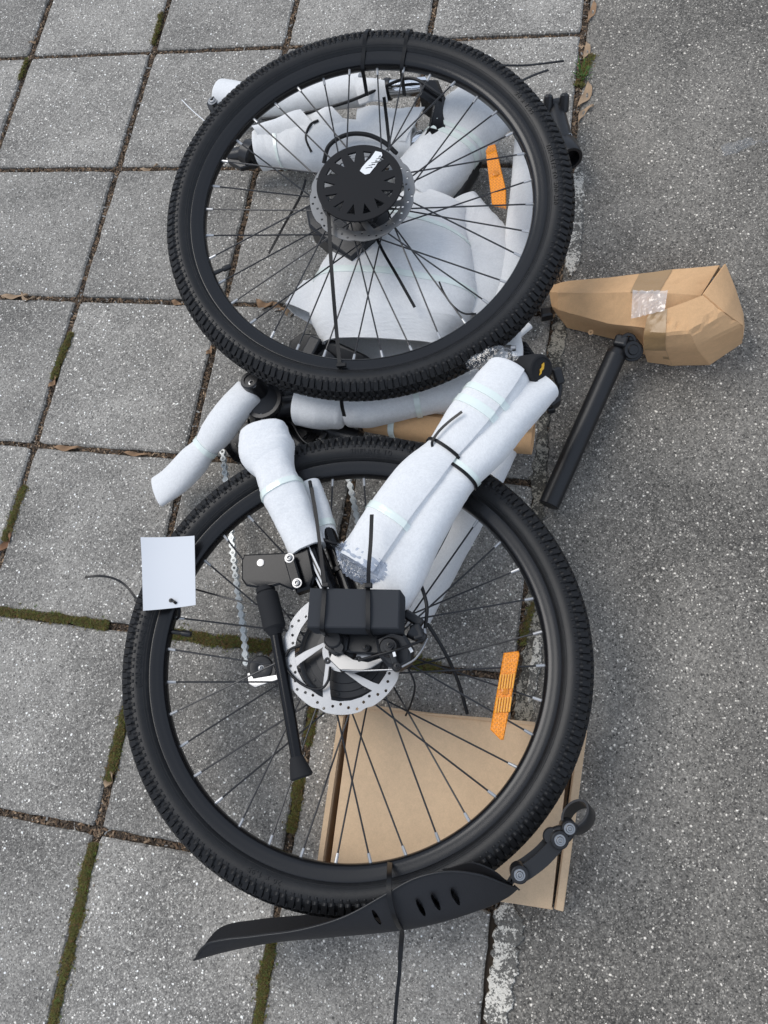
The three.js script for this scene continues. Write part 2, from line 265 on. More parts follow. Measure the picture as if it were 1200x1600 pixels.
// ---------------------------------------------------------------- the ground: bedding, pavers, concrete slab
const colX = i => i * 0.3 - 0.9617, rowZ = j => j * 0.30593 - 1.294;
const rnd = mulberry(77);
{
  const g = new THREE.PlaneGeometry(60, 60, 60, 60); g.rotateX(-Math.PI / 2); g.translate(0, -0.0085, 0);
  const m = part('ground', g, M.soil, scene); m.userData = { kind: 'structure', label: 'dark soil under and between the pavers', category: 'ground' };
  const pv = new THREE.Group(); pv.name = 'pavement'; pv.userData = { kind: 'structure', label: 'footpath of square grey exposed aggregate concrete pavers', category: 'pavement' }; scene.add(pv);
  for (let i = -3; i < 4; i++) for (let j = -2; j < 9; j++) {
    const jw = 0.0064, jx = () => (rnd() - 0.5) * 0.003, x0 = colX(i) + jw + jx(), x1 = colX(i + 1) - jw + jx(), z0 = rowZ(j) + jw * 0.9 + jx(), z1 = rowZ(j + 1) - jw * 0.9 + jx();
    const pts = [], n = 26, cs = [[x0, z0], [x0, z1], [x1, z1], [x1, z0]], seed = i * 13.7 + j * 5.3, tx = (rnd() - 0.5) * 0.006, tz = (rnd() - 0.5) * 0.006, dy = (rnd() - 0.5) * 0.002;
    for (let s = 0; s < 4; s++) for (let k = 0; k < n; k++) {
      const a = cs[s], b = cs[(s + 1) % 4], u = k / n; let x = lerp(a[0], b[0], u), z = lerp(a[1], b[1], u);
      const e = 0.0016 * N3(x * 30 + seed, z * 30, 1) + 0.0014 * N3(x * 110, z * 110 + seed, 2), round = Math.min(k, n - k) < 1 ? 0.003 : 0;
      const cx = (x0 + x1) / 2, cz = (z0 + z1) / 2; if (s % 2 === 0) x += e + (x < cx ? round : -round) ; else z += e + (z < cz ? round : -round);
      pts.push(V(x, dy + (x - cx) * tx + (z - cz) * tz, z));
    }
    part('paver', plate(pts, 0.05, 0.0028, V(0, 1, 0), [rnd() * 3, rnd() * 3], 0.5), M.paver[Math.floor(rnd() * 4)], pv);
  }
  // slab on the right of the pavers
  const L = []; const xe = z => colX(4) + 0.007 + 0.004 * N3(z * 9, 0, 3) + 0.002 * N3(z * 40, 0, 4);
  for (let z = -2; z <= 2; z += 0.008) L.push(V(xe(z), -0.001, z));
  L.push(V(12, -0.001, 2), V(12, -0.001, -2));
  const sl = part('concrete_slab', plate(L, 0.08, 0.004), M.slab, scene); sl.userData = { kind: 'structure', label: 'broad weathered concrete slab beside the pavers', category: 'slab' };
  // remains of mortar along the joint between pavers and slab
  const mo = new THREE.Group(); mo.name = 'mortar_strip'; mo.userData = { kind: 'structure', label: 'crumbling pale mortar along the edge of the slab', category: 'mortar' }; scene.add(mo);
  const strip = (ctr, w, mat, sd) => { const y = mat === M.mortar ? 0.0036 : 0.0022; const A = [], B = [], c = new THREE.CatmullRomCurve3(ctr), n = Math.round(c.getLength() / 0.004);
    for (let k = 0; k <= n; k++) { const u = k / n, p = c.getPoint(u), e = 0.8 + 0.2 * Math.sin(Math.PI * u) ** 0.4; const f = z => 0.28 * N3(z * 28, sd, 0) + 0.24 * N3(z * 90, sd, 1) + 0.18 * N3(z * 220, sd, 2);
      const endw = Math.min(1, Math.min(u, 1 - u) * n / 6 + 0.25);
      A.push(V(p.x - w * endw * (0.5 + f(p.z)), y, p.z)); B.push(V(p.x + w * endw * (0.5 + f(p.z + 9)), y, p.z)); }
    part('mortar_patch', plate([...A, ...B.reverse()], 0.012, 0.0012, V(0, 1, 0), [sd, sd * 2]), mat, mo); };
  strip([V(0.2546, 0.0000, -0.6745), V(0.2574, 0.0000, -0.5813), V(0.2571, 0.0000, -0.4480)], 0.022, M.mortar, 1.3);
  strip([V(0.2514, 0.0000, -0.4000), V(0.2460, 0.0000, -0.3142), V(0.2449, 0.0000, -0.2548)], 0.022, M.mortarGrey, 2.9);
  strip([V(0.2398, 0.0000, -0.2428), V(0.2367, 0.0000, -0.1401), V(0.2426, 0.0000, -0.0321), V(0.2501, 0.0000, 0.0704)], 0.02, M.mortarGrey, 4.1);
  strip([V(0.2492, 0.0000, 0.0805), V(0.2517, 0.0000, 0.1684), V(0.2496, 0.0000, 0.2807), V(0.2467, 0.0000, 0.3611)], 0.024, M.mortarGrey, 5.5);
  strip([V(0.2605, 0.0000, 0.1626), V(0.2598, 0.0000, 0.2148), V(0.2559, 0.0000, 0.2707)], 0.012, M.mortar, 6.2);
  strip([V(0.2535, 0.0000, 0.5307), V(0.2561, 0.0000, 0.6042), V(0.2528, 0.0000, 0.6979)], 0.034, M.mortar, 7.7);
}

// ---------------------------------------------------------------- what fills the joints
{
  const r = mulberry(5);
  const tri = (pos) => { const g = new THREE.BufferGeometry(); g.setAttribute('position', new THREE.Float32BufferAttribute(pos, 3)); g.setAttribute('uv', new THREE.Float32BufferAttribute(new Array(pos.length / 3 * 2).fill(0), 2)); g.computeVertexNormals(); return g; };
  const tuft = []; for (let k = 0; k < 7; k++) { const a = k * 0.9 + r() * 0.5, l = 0.6 + r() * 0.6, c = Math.cos(a), s = Math.sin(a), w = 0.16; tuft.push(-s * w, 0, c * w, s * w, 0, -c * w, c * l * 0.9, 0.35 + r() * 0.7, s * l * 0.9); }
  const flake = tri([-1, 0, -0.3, 1, 0.1, -0.25, 0.8, 0.35, 0.3, -1, 0, -0.3, 0.8, 0.35, 0.3, -0.9, 0.2, 0.28]);
  const scatter = (name, geo, mat, lines, label, cat, colour, size) => {
    const list = []; for (const [a, b, w, dens, y] of lines) { const L = a.distanceTo(b), n = Math.round(L * dens); for (let i = 0; i < n; i++) { const u = r(), side = V(b.z - a.z, 0, a.x - b.x).normalize(); const clump = N3(lerp(a.x, b.x, u) * 60, lerp(a.z, b.z, u) * 60, 3); if (clump < -0.25 && r() < 0.6) continue;
      const off = (r() + r() - 1) * w * (r() < 0.06 && name === 'moss' ? 1.25 : 0.64 + 0.45 * N3(lerp(a.x, b.x, u) * 35, lerp(a.z, b.z, u) * 35, 9)) + w * 0.25 * N3(lerp(a.x, b.x, u) * 25, 4, lerp(a.z, b.z, u) * 25); list.push([a.clone().lerp(b, u).addScaledVector(side, off).setY(y + r() * 0.006 * (name === 'moss' ? 1 : 0.5) - Math.abs(off) * 0.1), Math.abs(off) / w]); } }
    const m = new THREE.InstancedMesh(geo, mat, list.length), o = new THREE.Object3D(), c = new THREE.Color();
    list.forEach(([p], i) => { o.position.copy(p); o.rotation.set((r() - 0.5) * 0.9, r() * 6.3, (r() - 0.5) * 0.9); const s = size[0] + r() * size[1]; o.scale.set(s, s, s); o.updateMatrix(); m.setMatrixAt(i, o.matrix); m.setColorAt(i, c.setRGB(...colour(r))); });
    m.name = name; m.userData = { kind: 'stuff', label, category: cat }; m.castShadow = m.receiveShadow = true; scene.add(m);
  };
  const mossRuns = [
    [V(-0.6533, 0.0000, -0.3009), V(-0.6618, 0.0000, -0.2030), 0.012, 26000, -0.003], [V(-0.6534, 0.0000, 0.0102), V(-0.6615, 0.0000, 0.1124), 0.013, 30000, -0.003],
    [V(-0.6316, 0.0000, 0.2333), V(-0.4267, 0.0000, 0.2348), 0.014, 30000, -0.003], [V(-0.3211, 0.0000, 0.2361), V(-0.1430, 0.0000, 0.2373), 0.016, 30000, -0.003],
    [V(-0.3611, 0.0000, 0.3581), V(-0.3615, 0.0000, 0.4695), 0.012, 26000, -0.003], [V(-0.3620, 0.0000, 0.5599), V(-0.3554, 0.0000, 0.8024), 0.014, 36000, -0.003],
    [V(-0.0580, 0.0000, 0.3079), V(-0.0580, 0.0000, 0.3737), 0.012, 24000, -0.003], [V(-0.0613, 0.0000, 0.4200), V(-0.0615, 0.0000, 0.4956), 0.013, 28000, -0.003], [V(-0.0641, 0.0000, 0.6145), V(-0.0628, 0.0000, 0.7489), 0.014, 34000, -0.003],
    [V(0.0802, 0.0000, 0.2325), V(0.1244, 0.0000, 0.2356), 0.014, 22000, -0.003], [V(0.2519, 0.0000, 0.1101), V(0.2378, 0.0000, 0.1892), 0.01, 9000, -0.002], [V(-0.9649, 0.0000, -0.9813), V(-0.9667, 0.0000, -0.9216), 0.01, 9000, -0.003], [V(-0.6687, 0.0000, -1.0968), V(-0.6639, 0.0000, -1.0061), 0.009, 8000, -0.003], [V(0.2570, 0.0000, -0.9349), V(0.2405, 0.0000, -0.8592), 0.016, 9000, -0.003],
  ];
  scatter('moss', tri(tuft), std({ color: 0xffffff, roughness: 1, side: THREE.DoubleSide }), mossRuns, 'low green moss growing in the joints between pavers', 'moss', q => { const k = q(); return k < 0.35 ? [0.13 + q() * 0.08, 0.1 + q() * 0.06, 0.05] : [0.11 + q() * 0.09, 0.11 + q() * 0.075, 0.03 + q() * 0.02]; }, [0.0016, 0.0022]);
  const litter = [];
  for (let i = -1; i <= 3; i++) litter.push([V(colX(i), 0, -1.3), V(colX(i), 0, 0.95), 0.013, 2600, -0.0075]);
  for (let j = 0; j <= 7; j++) litter.push([V(-1.2, 0, rowZ(j)), V(colX(4), 0, rowZ(j)), 0.012, 2600, -0.0075]);
  litter.push([V(colX(4), 0, -1.35), V(colX(4), 0, 0.5), 0.014, 4200, -0.006]);
  scatter('joint_litter', flake, std({ color: 0xffffff, roughness: 0.95, side: THREE.DoubleSide }), litter, 'brown crumbled leaf litter lying in the joints', 'litter', q => { const k = q(), t = 0.8 + q() * 1.1; return k < 0.55 ? [0.055 * t, 0.04 * t, 0.028 * t] : k < 0.85 ? [0.13 * t, 0.085 * t, 0.052 * t] : k < 0.97 ? [0.24 * t, 0.17 * t, 0.11 * t] : [0.3, 0.29, 0.27]; }, [0.0014, 0.0034]);
  // single dry leaves
  const leafMats = [[0.33, 0.2, 0.11], [0.42, 0.29, 0.18], [0.24, 0.12, 0.06]].map(c => std({ color: new THREE.Color(...c), roughness: 0.8, map: simple(128, 1, [235, 235, 235], [[4, 16], [30, 14]], 8), side: THREE.DoubleSide }));
  const leaf = (pos, ang, len, wid, curl, mat, label) => {
    const n = 14, P = [], uv = [], idx = [];
    for (let i = 0; i <= n; i++) { const u = i / n, w = wid * Math.sin(Math.PI * Math.min(1, u * 0.96 + 0.02)) ** 0.8, bx = (u - 0.5) * len, bz = curl * Math.sin(u * Math.PI) * len * 0.5; for (let k = -1; k <= 1; k++) { P.push(bx, 0.0008 + 0.35 * w * Math.abs(k) + 0.003 * Math.sin(u * 9 + k), bz + k * w); uv.push(u, k * 0.5 + 0.5); } }
    for (let i = 0; i < n; i++) for (let k = 0; k < 2; k++) { const a = i * 3 + k; idx.push(a, a + 1, a + 3, a + 1, a + 4, a + 3); }
    const top = bufferGeo(P, uv, idx, 1.5), bot = top.clone(); bot.translate(0, -0.0006, 0);
    const m = single('dry_leaf', [top, bot], leafMats[mat], label, 'leaf', 'dry leaves lying in the paving joints'); m.position.copy(pos); m.rotation.y = ang;
  };
  leaf(V(-0.8033, 0.0000, -0.3790), 0.05, 0.062, 0.0045, 0.15, 1, 'long pale dry leaf in a joint, moss further down the same line');
  leaf(V(-0.7712, 0.0000, -0.3814), -0.3, 0.034, 0.004, 0.8, 1, 'curled pale leaf end in the paving joint beside a long pale leaf');
  leaf(V(-0.9711, 0.0000, -1.0369), 0.9, 0.02, 0.003, 1.2, 1, 'small hooked pale leaf standing in a paving joint');
  leaf(V(-0.5931, 0.0000, -0.6854), 0.25, 0.04, 0.0034, 0.5, 1, 'hooked cream leaf on the joint beside the upper wheel');
  leaf(V(-0.4534, 0.0000, -0.3731), -0.4, 0.024, 0.005, 0.2, 0, 'orange brown leaf against the tread of the upper wheel');
  leaf(V(-0.2805, 0.0000, -0.3828), -0.2, 0.036, 0.008, 0.7, 0, 'broad curled brown leaf seen through the spokes of the upper wheel');
  leaf(V(-0.2514, 0.0000, -0.3731), -0.6, 0.028, 0.007, 0.5, 0, 'middle one of three curled leaves seen through spokes');
  leaf(V(-0.2310, 0.0000, -0.3684), 0.2, 0.026, 0.008, 0.9, 1, 'curled leaf next to the white foam below the upper wheel');
  leaf(V(-0.5956, 0.0000, -0.0707), 0.05, 0.052, 0.005, 0.15, 0, 'straight tan leaf in the joint left of the foam sleeve');
  leaf(V(-0.4584, 0.0000, -0.0685), -0.02, 0.05, 0.0035, 0.1, 0, 'thin straight leaf in the joint close to the open foam sleeve');
  leaf(V(-0.6604, 0.0000, 0.1158), 1.2, 0.04, 0.006, 0.2, 2, 'rust coloured leaf at the end of a run of moss');
  leaf(V(-0.6625, 0.0000, -0.1964), 1.2, 0.028, 0.004, 0.2, 0, 'short tan leaf just below mossy joint');
  leaf(V(-0.3620, 0.0000, 0.4676), 1.35, 0.026, 0.006, 0.1, 1, 'pale oval leaf in the joint beside the lower tyre');
  leaf(V(0.2458, 0.0000, -0.9432), 1.5, 0.04, 0.006, 0.15, 1, 'pale leaf above the grass tuft at the slab edge');
  leaf(V(0.2489, 0.0000, -0.8394), 1.3, 0.06, 0.008, 0.25, 1, 'large pale leaf below the grass tuft at slab edge');
  leaf(V(0.2580, 0.0000, -0.7947), 1.0, 0.045, 0.005, -0.3, 1, 'narrow pale leaf beside the black stem at slab edge');
  leaf(V(0.2493, 0.0000, -1.0414), 1.4, 0.05, 0.006, 0.1, 0, 'brown leaf in the slab joint above everything else');
  leaf(V(-0.3667, 0.0000, -0.2760), 1.2, 0.02, 0.004, 0.2, 0, 'small tan leaf in the joint under the upper wheel tread');
  leaf(V(-0.1001, 0.0000, -0.9933), 0.1, 0.03, 0.005, 0.2, 2, 'reddish leaf in the joint behind the upper tyre');
  // grass tuft at the slab's edge
  const blades = []; for (let k = 0; k < 34; k++) { const a = r() * 6.3, l = 0.012 + r() * 0.016, b = V((r() - 0.5) * 0.016, -0.006, (r() - 0.5) * 0.03), t = b.clone().add(V(Math.cos(a) * l * 0.7, l * 0.8, Math.sin(a) * l * 0.7)), s = V(-Math.sin(a), 0, Math.cos(a)).multiplyScalar(0.0012), md = b.clone().lerp(t, 0.55).add(V(0, 0.003, 0));
    const q = (x) => [x.x, x.y, x.z]; blades.push(tri([...q(b.clone().sub(s)), ...q(b.clone().add(s)), ...q(md.clone().add(s)), ...q(b.clone().sub(s)), ...q(md.clone().add(s)), ...q(md.clone().sub(s)), ...q(md.clone().sub(s)), ...q(md.clone().add(s)), ...q(t)])); }
  const gt = single('grass_tuft', blades, std({ color: new THREE.Color(0.06, 0.13, 0.02), roughness: 0.8, side: THREE.DoubleSide }), 'small tuft of green grass in the slab joint', 'grass'); gt.position.copy(V(0.2463, 0.0000, -0.8893));
}

// ---------------------------------------------------------------- wheels
const font = await new FontLoader().loadAsync('fonts/droid/droid_sans_bold.typeface.json');
const TC = 0.2975, TR = 0.022, TW = 0.0225, sideY = r => TW * Math.sqrt(1 - ((r - TC) / TR) ** 2);      // tyre section: centre radius, radial and axial half sizes
function wheelParts(root, seed, o) {        // built round the origin, axle along y
  const add = (n, g, m, l) => part(n, g, m, root, l), r = mulberry(seed);
  // tyre: round casing, bead to bead
  const prof = []; for (let k = 0; k <= 40; k++) { const a = -2.6 + k / 40 * 5.2; prof.push(new THREE.Vector2(TC + Math.cos(a) * TR, Math.sin(a) * TW)); }
  const tg = new THREE.LatheGeometry(prof, 160); { const p = tg.attributes.position, uv = tg.attributes.uv; for (let i = 0; i < p.count; i++) uv.setXY(i, uv.getX(i) * 1.92, uv.getY(i) * 0.11); }
  add('tyre', tg, M.rubber);
  // raised bead line and fine rings moulded on the side wall
  const rings = []; for (const s of [-1, 1]) for (const [rr, t] of [[0.2838, 0.0005], [0.2865, 0.0004], [0.3045, 0.0005]]) { const yy = sideY(rr); const t2 = new THREE.TorusGeometry(rr, t, 6, 140); t2.rotateX(Math.PI / 2); t2.translate(0, s * yy, 0); rings.push(t2); }
  add('sidewall_rings', rings, M.rubber);
  // tread: shoulder lugs and centre blocks, too many and too small to pick apart
  const kn = [], lug = (w, h, d) => { const g = new THREE.CylinderGeometry(0.5, 0.66, 1, 4, 1); g.rotateY(Math.PI / 4); g.scale(w * 1.41 / 1, h, d * 1.41); return g.toNonIndexed(); };
  const gA = lug(0.0066, 0.0042, 0.0125), gB = lug(0.0061, 0.0036, 0.0088), gC = lug(0.0058, 0.0036, 0.0062), NL = 186, m4 = new THREE.Matrix4();
  for (let i = 0; i < NL; i++) for (const [ang, g, ph, tw] of [[-0.98, gA, 0, 0.1], [-0.52, gB, 0.5, -0.3], [-0.16, gC, 0, 0.35], [0.16, gC, 0.5, -0.35], [0.52, gB, 0, 0.3], [0.98, gA, 0.5, -0.1]]) {
    const u = (i + ph + (i % 2 ? 0.12 : 0)) / NL * 2 * Math.PI, q = g.clone(), cr = 0.001;
    const up = V(Math.cos(ang) * Math.cos(u), Math.sin(ang), Math.cos(ang) * Math.sin(u)), tan = V(-Math.sin(u), 0, Math.cos(u)), cr2 = tan.clone().cross(up);
    const R = TC + Math.cos(ang) * (TR + cr), P = V(R * Math.cos(u), Math.sin(ang) * (TW + cr), R * Math.sin(u));
    q.applyMatrix4(new THREE.Matrix4().makeRotationY(tw + (i % 2) * 0.14)); q.applyMatrix4(m4.makeBasis(tan, up, cr2.clone()).setPosition(P)); kn.push(q);
    if (Math.abs(ang) > 0.9) { const f = lug(0.0034, 0.0014, 0.0075), a2 = ang * 1.36, up2 = V(Math.cos(a2) * Math.cos(u), Math.sin(a2), Math.cos(a2) * Math.sin(u)), c2 = tan.clone().cross(up2), R2 = TC + Math.cos(a2) * (TR + 0.0003); f.applyMatrix4(new THREE.Matrix4().makeBasis(tan, up2, c2).setPosition(V(R2 * Math.cos(u), Math.sin(a2) * (TW + 0.0003), R2 * Math.sin(u)))); kn.push(f); }
  }
  const kd = add('tread_knobs', kn, M.knob); kd.userData.kind = 'stuff';
  // rim
  const rp = [[0.2770, 0.0085], [0.2800, 0.0104], [0.2812, 0.0124], [0.2802, 0.0136], [0.2768, 0.0135], [0.2710, 0.0124], [0.2650, 0.0110], [0.2610, 0.0082], [0.2592, 0.0040], [0.2590, 0]];
  const rf = [...rp, ...rp.slice(0, -1).reverse().map(([a, b]) => [a, -b]), rp[0]].map(p => new THREE.Vector2(...p));
  { const c = new THREE.CatmullRomCurve3(rf.map(p => V(p.x, p.y, 0)), false, 'centripetal').getPoints(90).map(p => new THREE.Vector2(p.x, p.y)); add('rim', new THREE.LatheGeometry(c, 200), M.rim); }
  // spokes and nipples
  const n = 36, sp = {}, up = V(0, 1, 0);
  for (let i = 0; i < n; i++) {
    const a = (i + 0.5 + o.phase) / n * 2 * Math.PI, side = i % 2 ? 1 : -1, lead = (i >> 1) % 2 ? 1 : -1, fa = a + lead * o.cross, A = V(Math.cos(fa) * o.fr, side * o.fw + lead * 0.0012, Math.sin(fa) * o.fr), B = V(Math.cos(a) * 0.26, side * 0.002, Math.sin(a) * 0.26);
    const d = B.clone().sub(A).normalize(); add('spoke', rodGeo(A, B.clone().addScaledVector(d, -0.009), 0.00125, 0.00125, 7), M.spoke);
    add('spoke_nipple', rodGeo(B.clone().addScaledVector(d, -0.0125), B.clone().addScaledVector(d, 0.001), 0.002, 0.0023, 8), M.nipple);
  }
  // valve
  const va = o.valve, vd = V(Math.cos(va), 0, Math.sin(va)), v0 = vd.clone().multiplyScalar(0.261);
  add('valve', turned([[0, 0], [0.0036, 0], [0.0032, 0.012], [0.0028, 0.013], [0.0028, 0.016], [0.0044, 0.017], [0.0046, 0.026], [0.0036, 0.03], [0, 0.031]], v0, vd.clone().negate(), 16), M.black);
  // raised lettering on the visible side wall
  const write = (txt, at, rr, size, flip) => { const list = []; let u = 0; for (const ch of txt) { const w = ch === ' ' ? size * 0.5 : (font.data.glyphs[ch]?.ha ?? 600) * size / font.data.resolution; if (ch !== ' ') { const g = new TextGeometry(ch, { font, size, depth: 0.0017, curveSegments: 2 }); g.translate(-w / 2, -size / 2, 0); g.rotateX(-Math.PI / 2); if (flip) g.rotateY(Math.PI);
      const an = at + (flip ? -1 : 1) * (u + w / 2) / rr; g.translate(0, 0, -0); const q = new THREE.Matrix4().makeRotationY(-an - Math.PI / 2); g.rotateX(0.28 * (flip ? 1 : -1) * -1); g.translate(0, sideY(rr) - 0.0007, rr * -1); g.applyMatrix4(new THREE.Matrix4().makeRotationY(-an - Math.PI / 2)); list.push(g); } u += w + size * 0.12; }
    add('sidewall_lettering', list, M.rubber); };
  for (const [txt, at, flip] of o.text) write(txt, at, 0.2925, 0.0068, flip);
}
function rotorGeo(R, arms, seedHole) {
  const s = new THREE.Shape(), n = 180, inner = R - 0.0165;
  for (let i = 0; i <= n; i++) { const a = i / n * 2 * Math.PI, q = R - 0.0014 * Math.max(0, Math.cos(a * 8)) ** 6 * 1.4; i ? s.lineTo(Math.cos(a) * q, Math.sin(a) * q) : s.moveTo(q, 0); }
  const h = new THREE.Path(); h.absarc(0, 0, inner, 0, 2 * Math.PI, true); s.holes.push(h);
  const nh = 44; for (let i = 0; i < nh; i++) { const a = i / nh * 2 * Math.PI, q = R - 0.0045 - [0, 0.0052, 0.0085, 0.0038][i % 4], p = new THREE.Path(); p.absarc(Math.cos(a) * q, Math.sin(a) * q, 0.0019, 0, 2 * Math.PI, true); s.holes.push(p); }
  const g = [new THREE.ExtrudeGeometry(s, { depth: 0.002, bevelEnabled: false, curveSegments: 14 })];
  const hub = new THREE.Shape(); hub.absarc(0, 0, 0.027, 0, 2 * Math.PI); const hh = new THREE.Path(); hh.absarc(0, 0, 0.019, 0, 2 * Math.PI, true); hub.holes.push(hh);
  const hg = new THREE.ExtrudeGeometry(hub, { depth: 0.0014, bevelEnabled: false, curveSegments: 40 }); hg.translate(0, 0, 0.0003); g.push(hg);
  for (let i = 0; i < arms; i++) { const a = i / arms * 2 * Math.PI, b = a + 0.85, c = a + 0.12, d = b + 0.1, r0 = 0.0235, r1 = inner + 0.003, P = (t, q) => [Math.cos(t) * q, Math.sin(t) * q];
    const q = new THREE.Shape([P(a, r0), P(a + 0.26, r0), P(d - 0.06, (r0 + r1) / 2 + 0.011), P(d + 0.02, r1), P(b - 0.06, r1), P(b - 0.2, (r0 + r1) / 2 + 0.006)].map(v => new THREE.Vector2(...v)));
    const k = new THREE.ExtrudeGeometry(q, { depth: 0.0012, bevelEnabled: false }); k.translate(0, 0, 0.0004); g.push(k); }
  const m = merge(g); m.rotateX(-Math.PI / 2); return m;
}
const place = (g, pos, n, spin = 0) => { g.position.copy(pos); g.quaternion.setFromUnitVectors(V(0, 1, 0), n.clone().normalize()).multiply(new THREE.Quaternion().setFromAxisAngle(V(0, 1, 0), spin)); g.updateMatrixWorld(); return g; };
// a spoke reflector: outline in world points, moved into the wheel's own frame
function reflector(root, pts, inset, hole, name = 'reflector') {
  root.updateMatrixWorld(true); const inv = root.matrixWorld.clone().invert(), q = pts.map(p => p.clone().applyMatrix4(inv)), list = plate(q, 0.006, 0.0012);
  part(name, list, M.orange, root, 'orange plastic spoke reflector with a clear ribbed middle');
  if (inset) { const a = inset.map(p => p.clone().applyMatrix4(inv)), ax = a[1].clone().sub(a[0]), ay = a[3].clone().sub(a[0]), g = [];
    for (let k = 0; k < 6; k++) { const s = (k + 0.5) / 6, p0 = a[0].clone().addScaledVector(ax, s).add(V(0, 0.0002, 0)), p1 = p0.clone().add(ay); for (const [u, v] of [[0.03, 0.4], [0.6, 0.97]]) g.push(boxBetween(p0.clone().lerp(p1, u), p0.clone().lerp(p1, v), ax.length() / 6 * 0.7, 0.0016, 0.0006)); }
    part('reflector_ribs', g, M.amber, root); }
  const h = hole.clone().applyMatrix4(inv); part('reflector_boss', turned([[0, 0.0014], [0.003, 0.0014], [0.0046, 0.0008], [0.005, -0.002], [0, -0.002]], h, V(0, 1, 0), 18), M.orange, root);
}

// ---- the loose wheel lying on top of the wrapped frame
const nUp = V(0.069, 1, 0.084), cUp = V(-0.0620, 0.1880, -0.4374);
const front = thing('bicycle_wheel', 'loose bicycle wheel with knobbly black tyre and black hub cover, on foam-wrapped frame', 'wheel');
place(front, cUp, nUp);
wheelParts(front, 3, { fr: 0.03, fw: 0.03, cross: 1.02, phase: 0.1, valve: 2.62, text: [['26 x 1.95', -0.75, false], ['INFLATE TO 200-280', -0.38, false]] });
part('hub_shell', turned([[0, -0.05], [0.008, -0.05], [0.008, -0.04], [0.034, -0.033], [0.035, -0.028], [0.018, -0.022], [0.017, 0.022], [0.035, 0.028], [0.034, 0.033], [0.02, 0.037], [0.008, 0.042], [0.008, 0.052], [0, 0.052]], V(0, 0, 0), V(0, 1, 0), 40), M.black, front);
{ const g = rotorGeo(0.0815, 6); g.translate(0, 0.034, 0); part('brake_disc', g, M.darkSteel, front); }
{ // protective plastic cover with cut-outs, stood off in front of the disc
  const s = new THREE.Shape(); s.absarc(0, 0, 0.0645, 0, 2 * Math.PI);
  for (let i = 0; i < 14; i++) { const a = (i + 0.3) / 14 * 2 * Math.PI, w = 0.13, P = (t, q) => new THREE.Vector2(Math.cos(t) * q, Math.sin(t) * q); const p = new THREE.Path(); p.setFromPoints([P(a, 0.036), P(a + w, 0.0545), P(a - w, 0.0545)]); s.holes.push(p); }
  const g = new THREE.ExtrudeGeometry(s, { depth: 0.0022, bevelEnabled: true, bevelSize: 0.0008, bevelThickness: 0.0008, bevelSegments: 2, curveSegments: 72 }); g.rotateX(-Math.PI / 2); g.translate(0, 0.06, 0);
  const cv = part('hub_cover', g, M.cover, front, 'black plastic disc cover with triangular cut-outs');
  part('cover_collar', turned([[0.0225, 0.036], [0.024, 0.036], [0.026, 0.06], [0.022, 0.06], [0.0225, 0.036]], V(0, 0, 0), V(0, 1, 0), 36), M.cover, front);
  const st = plate([[0.003, -0.014], [0.01, -0.016], [0.018, -0.03], [0.026, -0.05], [0.024, -0.055], [0.014, -0.057], [0.008, -0.044], [0.002, -0.036], [-0.004, -0.026], [-0.006, -0.02]].map(([x, z]) => V(x * 0.95 + 0.004, 0.0640, z * 0.95)), 0.0004);
  part('torn_sticker', st, M.white, cv, 'torn white paper sticker with smudged print');
  const r = mulberry(9), marks = []; for (let k = 0; k < 12; k++) { const t = k / 12, x = 0.009 + t * 0.02, z = -0.024 - t * 0.028; marks.push(boxBetween(V(x + (r() - 0.5) * 0.008, 0.0642, z), V(x + 0.004 + (r() - 0.5) * 0.009, 0.0642, z + (r() - 0.5) * 0.007), 0.0009, 0.0003, 0.0001)); } part('sticker_print', marks, M.cover, cv);
}
reflector(front, [V(0.1119, 0.1700, -0.5614), V(0.1149, 0.1700, -0.5714), V(0.1257, 0.1700, -0.5750), V(0.1522, 0.1700, -0.4860), V(0.1557, 0.1700, -0.4526), V(0.1334, 0.1700, -0.4585)], null, V(0.1332, 0.1710, -0.5156));

// ---------------------------------------------------------------- the folded-up bicycle: wrapped frame, fork and rear wheel
const bike = thing('bicycle', 'half-assembled black bicycle lying on its side, frame in white foam, rear wheel fitted', 'bicycle');
const foamOn = (parent, name, knots, o, ends, bands = [], label) => { const s = new Sleeve(knots, o), m = part(name, s.geo(ends[0], ends[1]), M.foam, parent, label); for (const b of bands) part('tape_band', s.band(...b), M.tape, parent === bike ? m : parent); return s; };
const bolt = (parent, p, dir, r = 0.005, mat = M.silver) => { // washer, head and hex socket
  part('bolt', [turned([[0, 0.0034], [r * 0.42, 0.0034], [r * 0.45, 0.0006], [0, 0.0006]].slice(1, 3).concat([[r * 0.5, 0.0034], [r * 0.85, 0.0032], [r, 0.0022], [r, 0]]), p, dir, 20), turned([[0, 0.0012], [r * 0.5, 0.0012]], p, dir, 8), turned([[r * 0.9, 0.0008], [r * 1.4, 0.0008], [r * 1.5, 0.0002], [r * 1.5, -0.0004]], p, dir, 22)], mat, parent); };
const up = V(0, 1, 0);
